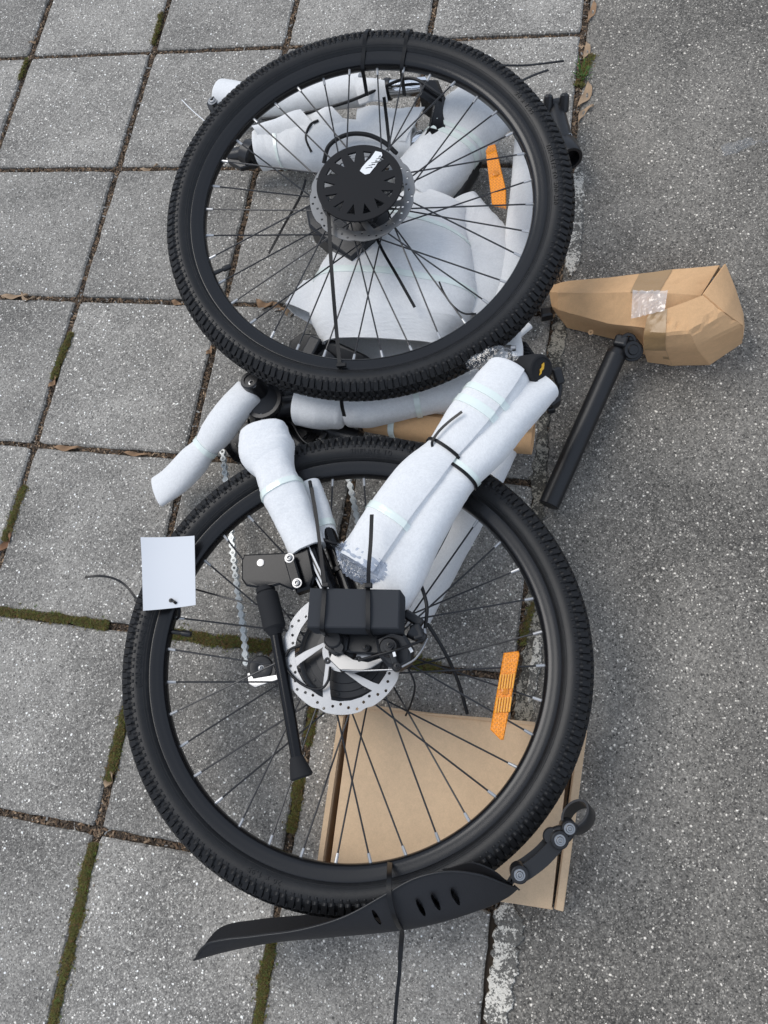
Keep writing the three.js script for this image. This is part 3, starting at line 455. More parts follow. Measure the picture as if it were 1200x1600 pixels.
// rear wheel
const cLo = V(0.0173, 0.134, 0.254), nLo = V(0.052, 1, 0.016);
const rear = sub('rear_wheel', bike, 'rear wheel with black hub motor and silver brake disc'); place(rear, cLo, nLo);
wheelParts(rear, 8, { fr: 0.042, fw: 0.03, cross: 0.66, phase: 0.0, valve: 3.15, text: [['(200-280) 30-40 P.S.I.', 2.86, false], ['INFLATE TO', -1.72, false], ['26 x 1.95', 1.7, false]] });
part('hub_shell', turned([[0, -0.09], [0.006, -0.09], [0.006, -0.06], [0.03, -0.055], [0.032, -0.036], [0.052, -0.034], [0.064, -0.026], [0.066, -0.02], [0.066, 0.024], [0.064, 0.03], [0.058, 0.034], [0.0575, 0.0352], [0.05, 0.0356], [0.0495, 0.038], [0.04, 0.0385], [0.0395, 0.041], [0.02, 0.043], [0.014, 0.055], [0.006, 0.056], [0.006, 0.088], [0, 0.088]], V(0, 0, 0), up, 56), M.satin, rear);
{ const g = rotorGeo(0.0805, 6); g.rotateY(0.55); g.translate(0, 0.056, 0); part('brake_disc', g, M.steel, rear, 'silver brake disc with drilled holes and curved arms'); }
for (let k = 0; k < 6; k++) { const a = 0.35 + k * Math.PI / 3; part('disc_bolt', turned([[0.0012, 0.0005], [0.0018, 0.002], [0.0036, 0.002], [0.0042, 0.001], [0.0042, 0]], V(Math.cos(a) * 0.0235, 0.0583, Math.sin(a) * 0.0235), up, 16), M.black, rear); }
for (let k = 0; k < 9; k++) { const a = 0.2 + k * 0.7; part('hub_screw', turned([[0, 0.0012], [0.0018, 0.001], [0.0022, 0]], V(Math.cos(a) * 0.0535, 0.0354, Math.sin(a) * 0.0535), up, 10), M.black, rear); }
reflector(rear, [V(0.2214, 0.1350, 0.2233), V(0.2401, 0.1350, 0.2185), V(0.2422, 0.1350, 0.2225), V(0.2330, 0.1350, 0.3333), V(0.2290, 0.1350, 0.3339), V(0.2148, 0.1350, 0.3231)], [V(0.2194, 0.1365, 0.2507), V(0.2397, 0.1365, 0.2465), V(0.2356, 0.1365, 0.3027), V(0.2176, 0.1365, 0.3035)], V(0.2283, 0.1358, 0.2726));
// cassette and lower axle end below the hub
part('cassette', [0, 1, 2, 3, 4, 5].map(k => turned([[0.01, 0], [0.044 - k * 0.0045, 0], [0.044 - k * 0.0045, 0.0018], [0.01, 0.0018]], V(0, -0.045 - k * 0.004, 0), up, 28)), M.steel, rear);

// ---- fork and head tube, upper end
{
  const fk = sub('fork', bike);
  const legA = foamOn(bike, 'foam_sleeve', [[V(-0.4409, 0.0500, -0.8110), 0.026, 0.026], [V(-0.3176, 0.0700, -0.7730), 0.027, 0.025], [V(-0.2260, 0.0800, -0.7722), 0.026, 0.025], [V(-0.1427, 0.0900, -0.7727), 0.027, 0.026]], { seed: 1, n: 80 }, ['round', 'open'], []);
  const legB = foamOn(bike, 'foam_sleeve', [[V(-0.3278, 0.0650, -0.6582), 0.036, 0.032], [V(-0.2723, 0.0700, -0.6718), 0.05, 0.034], [V(-0.1830, 0.0750, -0.6614), 0.052, 0.036], [V(-0.0975, 0.0800, -0.6555), 0.042, 0.032], [V(-0.0293, 0.0850, -0.6554), 0.026, 0.026]], { seed: 2, n: 88, wob: 0.004 }, ['open', 'open'], [[0.18, 0.21]]);
  part('stanchion', [rodGeo(V(-0.1495, 0.0900, -0.7699), V(-0.0211, 0.0950, -0.7734), 0.0155, 0.0155, 28)], M.chrome, fk);
  part('stanchion', [rodGeo(V(-0.0496, 0.0850, -0.6529), V(-0.0117, 0.0880, -0.6634), 0.0155, 0.0155, 28)], M.chrome, fk);
  part('stanchion_seal', [rodGeo(V(-0.1019, 0.0900, -0.7727), V(-0.0874, 0.0910, -0.7726), 0.019, 0.019, 28)], M.black, fk);
  const crown = plate([V(-0.0334, 0.1150, -0.7736), V(0.0010, 0.1180, -0.7676), V(0.0210, 0.1220, -0.7218), V(0.0303, 0.1220, -0.6582), V(0.0171, 0.1180, -0.6460), V(-0.0038, 0.1120, -0.6302), V(-0.0165, 0.1120, -0.6414), V(-0.0035, 0.1160, -0.6647), V(-0.0007, 0.1180, -0.7125), V(-0.0282, 0.1150, -0.7362)], 0.05, 0.006, up, [0, 0], 0.4);
  part('crown', crown, M.gloss, fk);
  // drop-outs at the leg ends
  part('dropout', [plate([V(-0.4724, 0.0500, -0.7946), V(-0.4678, 0.0500, -0.8103), V(-0.4439, 0.0500, -0.8064), V(-0.4273, 0.0500, -0.7744), V(-0.4421, 0.0500, -0.7685), V(-0.4632, 0.0500, -0.7785)], 0.012, 0.002), rodGeo(V(-0.4666, 0.0300, -0.8174), V(-0.4464, 0.0620, -0.7850), 0.009, 0.009)], M.black, fk);
  bolt(fk, V(-0.4512, 0.0635, -0.7853), V(-0.1, 1, 0), 0.0068);
  part('dropout', [rodGeo(V(-0.3922, 0.0550, -0.6606), V(-0.3387, 0.0600, -0.6599), 0.011, 0.02, 24), plate([V(-0.3994, 0.0600, -0.6667), V(-0.3478, 0.0620, -0.6700), V(-0.3353, 0.0620, -0.6346), V(-0.3624, 0.0580, -0.6296), V(-0.3901, 0.0580, -0.6446)], 0.012, 0.002), rodGeo(V(-0.3580, 0.0600, -0.6661), V(-0.3349, 0.0600, -0.6540), 0.024, 0.026, 28)], M.satin, fk);
  // loose flaps of foam round the fork
  const sheet = (pts, nx, nz, name = 'foam_flap') => { // bilinear patch with curl, 3 mm thick
    const [a, b, c, d] = pts, rows = [[], []]; const pos = [], uv = [], idx = []; const W = nx + 1;
    for (const s of [0, 1]) for (let j = 0; j <= nz; j++) for (let i = 0; i <= nx; i++) { const u = i / nx, v = j / nz, p = a.clone().lerp(b, u).lerp(d.clone().lerp(c, u), v); p.y += 0.012 * N3(p.x * 22, p.z * 22, 7) + 0.018 * Math.sin(Math.PI * v) * 0.6 - s * 0.003; pos.push(p.x, p.y, p.z); uv.push(p.x, p.z); }
    const Q = W * (nz + 1); for (let j = 0; j < nz; j++) for (let i = 0; i < nx; i++) { const k = j * W + i; idx.push(k, k + W, k + 1, k + 1, k + W, k + W + 1, Q + k, Q + k + 1, Q + k + W, Q + k + 1, Q + k + W + 1, Q + k + W); }
    for (let i = 0; i < nx; i++) for (const j of [0, nz]) { const k = j * W + i; idx.push(k, k + 1, Q + k, k + 1, Q + k + 1, Q + k); } for (let j = 0; j < nz; j++) for (const i of [0, nx]) { const k = j * W + i; idx.push(k, Q + k, k + W, k + W, Q + k, Q + k + W); }
    part(name, bufferGeo(pos, uv, idx, 0.9), M.foamSheet, bike); };
  sheet([V(-0.1421, 0.1000, -0.7232), V(-0.0136, 0.1150, -0.7047), V(-0.0385, 0.1100, -0.6354), V(-0.1317, 0.1000, -0.6462)], 12, 10);
  sheet([V(-0.1535, 0.1200, -0.7762), V(-0.0938, 0.1250, -0.7627), V(-0.0840, 0.1100, -0.7259), V(-0.1416, 0.1000, -0.7348)], 10, 8);
  sheet([V(-0.3381, 0.1000, -0.6876), V(-0.2432, 0.1100, -0.7106), V(-0.1920, 0.1050, -0.6540), V(-0.3184, 0.0950, -0.6628)], 10, 8);
  sheet([V(-0.2468, 0.1000, -0.7146), V(-0.1831, 0.1100, -0.7117), V(-0.1286, 0.1000, -0.6560), V(-0.1755, 0.0950, -0.6473)], 10, 8);
  part('brake_hose', [tube([V(-0.3239, 0.0900, -0.7116), V(-0.2439, 0.1050, -0.7067), V(-0.1596, 0.1150, -0.7205), V(-0.1033, 0.1200, -0.7423), V(-0.0488, 0.1200, -0.7661), V(0.0163, 0.1300, -0.7140)], 0.0028)], M.cable, bike);
  part('fork_cable', [tube([V(-0.2095, 0.1000, -0.6251), V(-0.2228, 0.1080, -0.6504), V(-0.2178, 0.1120, -0.6749), V(-0.2061, 0.1100, -0.6865)], 0.0024)], M.cable, bike);
  part('hub_cable', [tube([V(-0.1785, 0.1100, -0.5922), V(-0.1695, 0.1250, -0.6157), V(-0.1414, 0.1300, -0.6339), V(-0.1056, 0.1280, -0.6365), V(-0.0739, 0.1200, -0.6269), V(-0.0507, 0.1100, -0.6111)], 0.004)], M.cable, bike);
  // foam round head tube and down tube
  foamOn(bike, 'foam_sleeve', [[V(0.0849, 0.0850, -0.7312), 0.058, 0.036], [V(0.0617, 0.0850, -0.6981), 0.062, 0.04], [V(0.0386, 0.0800, -0.6533), 0.052, 0.038], [V(0.0130, 0.0800, -0.6070), 0.056, 0.038], [V(-0.0235, 0.0800, -0.5454), 0.054, 0.036]], { seed: 3, n: 112, wob: 0.0035, exp: 2.6 }, ['open', 'open'], [[0.43, 0.47, 0.001], [0.5, 0.55, 0.001]]);
  part('head_tube', [rodGeo(V(0.0026, 0.0600, -0.7552), V(0.0697, 0.0550, -0.6283), 0.024, 0.024, 28), rodGeo(V(0.0678, 0.0450, -0.6370), V(0.0291, 0.0450, -0.5377), 0.02, 0.02)], M.black, bike);
  // the big wrapped middle of the frame
  foamOn(bike, 'foam_sleeve', [[V(0.0658, 0.0600, -0.5432), 0.03, 0.03], [V(0.1117, 0.0550, -0.4657), 0.045, 0.036], [V(0.1145, 0.0500, -0.4001), 0.06, 0.04], [V(0.0910, 0.0480, -0.3271), 0.05, 0.036]], { seed: 4, n: 88, wob: 0.004, exp: 2.8 }, ['open', 'open']);
  const big = foamOn(bike, 'foam_sleeve', [[V(0.0240, 0.0720, -0.5334), 0.058, 0.034], [V(-0.0013, 0.0750, -0.4619), 0.1, 0.045], [V(-0.0202, 0.0750, -0.3795), 0.134, 0.052], [V(-0.0279, 0.0700, -0.3090), 0.13, 0.052], [V(-0.0273, 0.0650, -0.2570), 0.1, 0.042]], { seed: 5, n: 128, m: 56, wob: 0.0045, exp: 2.9, step: 0.004 }, ['open', 'open'], [[0.55, 0.585, 0.001, 0, 2 * Math.PI, 0.03], [0.2, 0.225, 0.001]], 'broad white foam wrapping round the middle of the frame');
  foamOn(bike, 'foam_sleeve', [[V(-0.1277, 0.0600, -0.3766), 0.03, 0.022], [V(-0.1455, 0.0600, -0.3482), 0.05, 0.03], [V(-0.1610, 0.0550, -0.3132), 0.055, 0.032]], { seed: 6, n: 48, exp: 3 }, ['round', 'open']);
  foamOn(bike, 'foam_sleeve', [[V(0.1634, 0.0750, -0.6639), 0.019, 0.019], [V(0.1689, 0.0720, -0.5624), 0.021, 0.02], [V(0.1686, 0.0700, -0.4369), 0.023, 0.022], [V(0.1605, 0.0650, -0.3334), 0.024, 0.022]], { seed: 7, n: 96 }, ['open', 'round']);
  // black frame pieces that show between the foam
  part('frame_bracket', [plate([V(-0.1889, 0.0750, -0.2631), V(-0.1696, 0.0800, -0.2755), V(-0.1293, 0.0820, -0.2711), V(-0.0539, 0.0800, -0.2401), V(-0.0330, 0.0700, -0.2303), V(-0.0634, 0.0600, -0.2062), V(-0.1624, 0.0600, -0.2067), V(-0.1916, 0.0700, -0.2344)], 0.05, 0.005), boxBetween(V(-0.1360, 0.0900, -0.2589), V(-0.1483, 0.0880, -0.2216), 0.022, 0.012, 0.004)], M.black, bike);
  part('frame_bracket', plate([V(-0.1886, 0.1300, -0.4886), V(-0.1633, 0.1300, -0.4991), V(-0.0431, 0.1350, -0.4449), V(-0.0560, 0.1350, -0.4175), V(-0.0896, 0.1320, -0.3824), V(-0.1244, 0.1300, -0.4054), V(-0.1741, 0.1300, -0.4475)], 0.05, 0.004), M.satin, bike);
  part('frame_bracket', [plate([V(0.1287, 0.0500, -0.4658), V(0.1478, 0.0550, -0.4904), V(0.1602, 0.0500, -0.4511), V(0.1472, 0.0480, -0.4322)], 0.03, 0.003), plate([V(0.0606, 0.0500, -0.3006), V(0.0911, 0.0550, -0.3324), V(0.1312, 0.0500, -0.3274), V(0.0950, 0.0450, -0.2753)], 0.03, 0.003), rodGeo(V(0.0267, 0.0300, -0.5428), V(0.1019, 0.0300, -0.3387), 0.02, 0.02)], M.black, bike);
  // stem beside the tyre
  const st = sub('stem', bike);
  part('stem_body', [rodGeo(V(0.2053, 0.0500, -0.7591), V(0.2311, 0.0500, -0.6610), 0.0155, 0.018, 24), turned([[0.016, -0.02], [0.021, -0.02], [0.022, -0.018], [0.022, 0.018], [0.021, 0.02], [0.016, 0.02], [0.016, -0.02]], V(0.2332, 0.0520, -0.6619), V(0.35, 0.2, 0.9), 28), boxBetween(V(0.1897, 0.0560, -0.7594), V(0.2279, 0.0560, -0.7668), 0.014, 0.022, 0.005), boxBetween(V(0.1921, 0.0500, -0.7566), V(0.2272, 0.0500, -0.7627), 0.01, 0.02, 0.004)], M.satin, st);
  for (const p of [[V(0.1929, 0.0700, -0.7597)], [V(0.2203, 0.0700, -0.7616)]]) part('stem_clamp_lug', turned([[0, 0.009], [0.004, 0.009], [0.0075, 0.006], [0.0085, 0], [0.0085, -0.02]], p[0], V(0, 0.8, -0.5), 18), M.black, st);
  bolt(st, V(0.2350, 0.0600, -0.6901), V(0.4, 1, 0.1), 0.0035); bolt(st, V(0.2367, 0.0580, -0.6700), V(0.4, 1, 0.1), 0.0035);
  part('steerer_plate', plate([V(0.2152, 0.0300, -0.3672), V(0.2326, 0.0300, -0.3702), V(0.2359, 0.0300, -0.3558), V(0.2178, 0.0300, -0.3503)], 0.02, 0.003), M.black, bike);
}
// ---- bottom bracket, crank, chain set, between the wheels
{
  const cs = sub('crankset', bike);
  part('bottom_bracket', [rodGeo(V(-0.2219, 0.0200, -0.1460), V(-0.1934, 0.1150, -0.1292), 0.03, 0.028, 32), turned([[0.024, 0], [0.03, 0], [0.031, 0.002], [0.03, 0.005], [0.024, 0.005]], V(-0.1931, 0.1120, -0.1285), V(-0.1, 1, 0), 32)], M.black, cs);
  part('crank_boss', turned([[0, 0.014], [0.009, 0.014], [0.0095, 0.016], [0.014, 0.016], [0.0155, 0.014], [0.016, 0], [0.016, -0.02]], V(-0.2071, 0.1350, -0.1461), V(-0.1, 1, -0.05), 30), M.black, cs);
  bolt(cs, V(-0.2037, 0.1480, -0.1417), V(-0.1, 1, -0.05), 0.006);
  const ring = (c, R, r0, teeth) => { const s = new THREE.Shape(); for (let i = 0; i <= teeth * 4; i++) { const a = i / (teeth * 4) * 2 * Math.PI, q = R + [0, 0.0022, 0.0028, 0.0008][i % 4]; i ? s.lineTo(Math.cos(a) * q, Math.sin(a) * q) : s.moveTo(q, 0); } const h = new THREE.Path(); h.absarc(0, 0, r0, 0, 2 * Math.PI, true); s.holes.push(h); const g = new THREE.ExtrudeGeometry(s, { depth: 0.0025, bevelEnabled: false, curveSegments: 40 }); g.rotateX(-Math.PI / 2); g.translate(c.x, c.y, c.z); return g; };
  const cc = V(-0.2044, 0.0400, -0.1258);
  part('chainring', [ring(cc, 0.086, 0.07, 44), ring(cc.clone().add(V(0, 0.006, 0)), 0.068, 0.056, 34), ...[0, 1, 2, 3, 4].map(k => { const a = k * 1.257 + 0.3; return boxBetween(cc.clone().add(V(0, 0.003, 0)), cc.clone().add(V(Math.cos(a) * 0.072, 0.003, Math.sin(a) * 0.072)), 0.016, 0.005, 0.002); })], M.black, cs);
  part('chain_guard', [ring(cc.clone().add(V(0, 0.012, 0)), 0.09, 0.079, 3)].map(g => g), M.gloss, cs);
  bolt(cs, V(-0.2318, 0.0560, -0.0525), up, 0.0035);
  // tubes meeting at the bracket
  part('seat_tube', rodGeo(V(-0.2085, 0.0900, -0.1248), V(-0.0529, 0.0750, -0.1622), 0.017, 0.017, 24), M.black, bike);
  part('frame_tube', rodGeo(V(-0.1833, 0.0700, -0.1303), V(-0.1127, 0.0600, -0.2391), 0.022, 0.022, 24), M.black, bike);
  part('stay_yoke', [rodGeo(V(-0.1865, 0.0700, -0.1187), V(-0.0954, 0.1000, 0.0431), 0.016, 0.014, 22), rodGeo(V(-0.1871, 0.0500, -0.1456), V(-0.0478, 0.0500, -0.0978), 0.017, 0.017, 22), boxBetween(V(-0.2074, 0.0700, -0.1671), V(-0.1244, 0.0650, -0.1885), 0.034, 0.03, 0.008), boxBetween(V(-0.1837, 0.0600, -0.0996), V(-0.1364, 0.0600, -0.0692), 0.03, 0.026, 0.007), rodGeo(V(-0.1538, 0.0450, -0.1384), V(-0.0760, 0.0400, -0.1252), 0.02, 0.02, 22)], M.black, bike);
  part('shift_cable', [tube([V(-0.1851, 0.1000, -0.1599), V(-0.1661, 0.1100, -0.1671), V(-0.1415, 0.1100, -0.1617), V(-0.1251, 0.1000, -0.1498)], 0.0022), tube([V(-0.1535, 0.0800, -0.1105), V(-0.1242, 0.0850, -0.0769), V(-0.0970, 0.0800, -0.0701), V(-0.0846, 0.0700, -0.0930)], 0.002), tube([V(-0.1938, 0.1000, -0.0654), V(-0.2051, 0.1050, -0.0865), V(-0.2028, 0.1100, -0.1043)], 0.0022)], M.cable, bike);
  part('mudguard_stay', rodGeo(V(-0.1752, 0.0980, -0.1286), V(-0.1386, 0.0950, -0.1346), 0.0035, 0.0035, 10), M.silver, bike);
  part('front_derailleur', [boxBetween(V(-0.1808, 0.0900, -0.1607), V(-0.1601, 0.0850, -0.1303), 0.012, 0.014, 0.003), tube([V(-0.1744, 0.1000, -0.1389), V(-0.1676, 0.1080, -0.1500), V(-0.1559, 0.1050, -0.1567), V(-0.1411, 0.1000, -0.1556)], 0.0016), boxBetween(V(-0.1078, 0.0600, -0.0891), V(-0.1002, 0.0600, -0.1065), 0.01, 0.012, 0.003)], M.black, bike);
  part('cable_stop', [rodGeo(V(-0.1963, 0.1100, -0.1092), V(-0.1891, 0.1000, -0.0943), 0.0035, 0.0026, 10)], M.silver, bike);
  part('gear_cable', [tube([V(-0.2234, 0.0900, -0.1068), V(-0.2132, 0.0800, -0.0728), V(-0.1976, 0.0700, -0.0338)], 0.0022), tube([V(-0.2161, 0.0900, -0.1243), V(-0.2026, 0.0800, -0.0847), V(-0.1881, 0.0700, -0.0456)], 0.0022)], M.cable, bike);
  foamOn(bike, 'foam_sleeve', [[V(-0.1426, 0.0950, -0.1332), 0.03, 0.03], [V(-0.1061, 0.0950, -0.1310), 0.032, 0.031], [V(-0.0731, 0.0920, -0.1301), 0.027, 0.027]], { seed: 8, n: 52 }, ['open', 'round']);
  foamOn(bike, 'foam_sleeve', [[V(-0.0606, 0.0900, -0.1341), 0.026, 0.026], [V(-0.0248, 0.0920, -0.1398), 0.03, 0.029], [V(0.0436, 0.0900, -0.1582), 0.026, 0.026], [V(0.0918, 0.0880, -0.1720), 0.026, 0.025], [V(0.1415, 0.0850, -0.1863), 0.027, 0.025]], { seed: 9, n: 88 }, ['round', 'open'], [[0.49, 0.53, 0.001]]);
  // foam sleeve round the crank arm, open at its far end
  const ck = foamOn(bike, 'foam_sleeve', [[V(-0.2197, 0.1200, -0.1397), 0.023, 0.02], [V(-0.2426, 0.1150, -0.1071), 0.0245, 0.021], [V(-0.2677, 0.1000, -0.0757), 0.0245, 0.02], [V(-0.2864, 0.0900, -0.0531), 0.0195, 0.015], [V(-0.3058, 0.0800, -0.0325), 0.0245, 0.018], [V(-0.3390, 0.0650, -0.0024), 0.0255, 0.014], [V(-0.3703, 0.0520, 0.0155), 0.026, 0.009]], { seed: 10, n: 120, exp: 2.3, wob: 0.0007 }, ['round', 'open'], [[0.475, 0.52, 0.001]], 'white foam sleeve round the crank arm, taped at the middle and open at one end');
  part('crank_arm', rodGeo(V(-0.2170, 0.1200, -0.1477), V(-0.2778, 0.0900, -0.0638), 0.012, 0.01), M.black, cs);
}
// chain: links one by one
{
  const ch = sub('chain', bike, 'silver roller chain'), mk = (wide) => { const s = new THREE.Shape(), R = 0.0048, d = 0.0127; s.absarc(0, 0, R, 0.75, 2 * Math.PI - 0.75, false); s.quadraticCurveTo(d / 2, -0.0009, d - Math.cos(0.75) * R, -Math.sin(0.75) * R); s.absarc(d, 0, R, Math.PI + 0.75, Math.PI * 3 - 0.75, false); s.quadraticCurveTo(d / 2, 0.0009, Math.cos(0.75) * R, Math.sin(0.75) * R);
    const list = []; for (const y of wide ? [-0.0042, 0.0031] : [-0.0029, 0.0018]) { const g = new THREE.ExtrudeGeometry(s, { depth: 0.0011, bevelEnabled: false, curveSegments: 5 }); g.rotateX(-Math.PI / 2); g.translate(0, y, 0); list.push(g); }
    for (const x of [0, d]) { const c = new THREE.CylinderGeometry(0.0021, 0.0021, 0.0096, 10); c.translate(x, 0, 0); list.push(c); } return merge(list); };
  const geos = [mk(true), mk(false)];
  const run = (pts) => { const c = new THREE.CatmullRomCurve3(pts, false, 'centripetal'), L = c.getLength(), n = Math.floor(L / 0.0127); for (let i = 0; i < n; i++) { const a = c.getPointAt(i * 0.0127 / L), b = c.getPointAt(Math.min(1, (i + 1) * 0.0127 / L)), m = part('chain_link', geos[i % 2], M.chain, ch); m.position.copy(a); const x = b.clone().sub(a).normalize(), z = x.clone().cross(up).normalize(), y = z.clone().cross(x); m.quaternion.setFromRotationMatrix(new THREE.Matrix4().makeBasis(x, y, z)); } };
  run([V(-0.2856, 0.0400, -0.0899), V(-0.2652, 0.0400, -0.0293), V(-0.2338, 0.0400, 0.0674), V(-0.2029, 0.0400, 0.1590), V(-0.1808, 0.0400, 0.2172), V(-0.1616, 0.0450, 0.2744)]);
  run([V(-0.1040, 0.0400, -0.1673), V(-0.0846, 0.0400, -0.0996), V(-0.0554, 0.0400, -0.0351), V(-0.0347, 0.0420, 0.0177), V(-0.0063, 0.0440, 0.0884)]);
  // rear derailleur with its pulley
  const rd = sub('rear_derailleur', bike);
  part('pulley', [turned([[0.004, 0.003], [0.009, 0.004], [0.017, 0.003], [0.019, 0], [0.017, -0.003], [0.004, -0.003]], V(-0.1361, 0.0500, 0.2758), V(0.1, 1, 0), 22)], M.black, rd);
  bolt(rd, V(-0.1350, 0.0530, 0.2761), V(0.1, 1, 0), 0.0032);
  part('cage', plate([V(-0.1610, 0.0460, 0.2993), V(-0.1587, 0.0500, 0.2653), V(-0.1479, 0.0500, 0.2582), V(-0.1226, 0.0500, 0.2627), V(-0.1060, 0.0500, 0.2853), V(-0.1205, 0.0500, 0.2928), V(-0.1401, 0.0460, 0.3023)], 0.003, 0.0008), M.black, rd);
  part('cage_arm', [plate([V(-0.1556, 0.0520, 0.2862), V(-0.1500, 0.0520, 0.2836), V(-0.1438, 0.0530, 0.2924), V(-0.1086, 0.0560, 0.2827), V(-0.1052, 0.0560, 0.2897), V(-0.1395, 0.0520, 0.3049), V(-0.1504, 0.0520, 0.3007)], 0.002, 0.0006)], M.steel, rd);
  part('derailleur_body', [boxBetween(V(-0.1140, 0.0450, 0.2837), V(-0.0467, 0.0400, 0.2782), 0.02, 0.018, 0.005), boxBetween(V(-0.0342, 0.0500, 0.3057), V(-0.0026, 0.0500, 0.3215), 0.016, 0.016, 0.004)], M.black, rd);
}
// ---- stays and everything round the rear axle
{
  foamOn(bike, 'foam_sleeve', [[V(-0.1482, 0.1950, -0.0409), 0.033, 0.026], [V(-0.1365, 0.1970, -0.0108), 0.037, 0.028], [V(-0.1168, 0.2000, 0.0203), 0.0265, 0.024], [V(-0.0987, 0.2000, 0.0495), 0.028, 0.024], [V(-0.0755, 0.2000, 0.0870), 0.026, 0.022], [V(-0.0482, 0.2000, 0.1301), 0.024, 0.02]], { seed: 11, n: 120, exp: 2.6, wob: 0.003 }, ['round', 'open'], [[0.56, 0.61, 0.001, 0, 6.2832, 0.01]], 'white foam sleeve over the stay, puffed at its rounded end');
  const sA = V(-0.0558, 0.1950, 0.1112), sB = V(0.0051, 0.1950, 0.2006);
  part('chain_stay', rodGeo(sA, sB, 0.0165, 0.0125, 28), M.gloss, bike, 'black stay with three thin white stripes');
  { const d = sB.clone().sub(sA).normalize(), s = d.clone().cross(up).normalize(), list = []; for (const k of [-0.3, 0.02, 0.34]) { const off = (t) => sA.clone().lerp(sB, t).addScaledVector(s, -Math.sin(k - 0.3) * (lerp(0.0165, 0.0125, t) + 0.0003)).addScaledVector(up, Math.cos(k - 0.3) * (lerp(0.0165, 0.0125, t) + 0.0003)); list.push(ribbon([off(0.04), off(0.35), off(0.7), off(0.97)], 0.0024, 0.0005, up)); } part('pinstripe', list, M.white, bike); }
  part('seat_stay', [rodGeo(V(-0.0511, 0.1700, 0.0633), V(0.0325, 0.1900, 0.2050), 0.011, 0.011, 22)], M.gloss, bike);
  foamOn(bike, 'foam_sleeve', [[V(-0.0754, 0.1650, 0.0209), 0.013, 0.012], [V(-0.0529, 0.1700, 0.0634), 0.0145, 0.013], [V(-0.0318, 0.1720, 0.1055), 0.0135, 0.012]], { seed: 12, n: 48 }, ['open', 'open'], [[0.7, 0.8]]);
  part('brake_hose', [tube([V(-0.0675, 0.1900, 0.0259), V(-0.0477, 0.2000, 0.0733), V(-0.0269, 0.2150, 0.1306), V(-0.0108, 0.2100, 0.1886)], 0.0026), tube([V(-0.0345, 0.2000, 0.1107), V(-0.0158, 0.2000, 0.1143), V(0.0055, 0.1900, 0.1164)], 0.0026)], M.cable, bike);
  part('hose_clip', [turned([[0.012, -0.003], [0.0135, -0.003], [0.0135, 0.003], [0.012, 0.003], [0.012, -0.003]], V(-0.0038, 0.1810, 0.1481), V(0.0325, 0.1900, 0.2050).sub(V(-0.0511, 0.1700, 0.0633)), 20)], M.cable, bike);
  // lower stay in foam, under the wheel, with two thin cables along it
  foamOn(bike, 'foam_sleeve', [[V(0.1745, 0.0450, -0.1159), 0.03, 0.024], [V(0.1455, 0.0450, -0.0233), 0.03, 0.024], [V(0.1091, 0.0450, 0.0772), 0.03, 0.024], [V(0.0747, 0.0450, 0.1788), 0.026, 0.022]], { seed: 13, n: 120 }, ['open', 'round']);
  part('gear_cable', [tube([V(0.1373, 0.1800, 0.0222), V(0.1162, 0.1700, 0.0851), V(0.0923, 0.1750, 0.1603), V(0.0868, 0.1800, 0.1881)], 0.0018), tube([V(0.1459, 0.1750, 0.0243), V(0.1316, 0.1650, 0.0729), V(0.1063, 0.1680, 0.1439), V(0.0948, 0.1700, 0.1833)], 0.0018)], M.cable, bike);
  part('cable_clamp', boxBetween(V(0.0935, 0.1750, 0.1320), V(0.1067, 0.1750, 0.1395), 0.005, 0.005, 0.001), M.cable, bike);
  part('brake_hose', [tube([V(0.0987, 0.1900, 0.1408), V(0.1136, 0.2000, 0.1642), V(0.1237, 0.2050, 0.1895), V(0.1243, 0.2000, 0.2175)], 0.0024), tube([V(0.1217, 0.1700, 0.2034), V(0.1410, 0.1500, 0.2272), V(0.1628, 0.1200, 0.2623), V(0.1788, 0.0900, 0.3035)], 0.0026), tube([V(0.1007, 0.1600, 0.2591), V(0.1109, 0.1400, 0.2801), V(0.1060, 0.1200, 0.3036), V(0.0978, 0.1000, 0.3180)], 0.0014)], M.cable, bike);
  // drop-out plate, axle nut
  part('dropout', [plate([V(-0.0199, 0.2050, 0.1841), V(0.0144, 0.2050, 0.1804), V(0.0697, 0.2050, 0.2040), V(0.0845, 0.2050, 0.2355), V(0.0692, 0.2050, 0.2553), V(0.0341, 0.2040, 0.2578), V(0.0097, 0.2040, 0.2542), V(-0.0066, 0.2050, 0.2338)], 0.009, 0.002)], M.satin, bike);
  part('axle_nut', [turned([[0, 0.016], [0.008, 0.016], [0.0098, 0.0145], [0.0105, 0.006], [0.0135, 0.006], [0.0135, 0.004], [0.0165, 0.0035], [0.0175, 0.001], [0.0175, 0]], V(0.0149, 0.2060, 0.2473), nLo, 6, 0.3), turned([[0, 0.02], [0.0095, 0.02], [0.0112, 0.018], [0.0112, 0.002]], V(0.0122, 0.2060, 0.2459), nLo, 28)], M.satin, bike);
  // brake caliper
  const cal = sub('brake_caliper', bike);
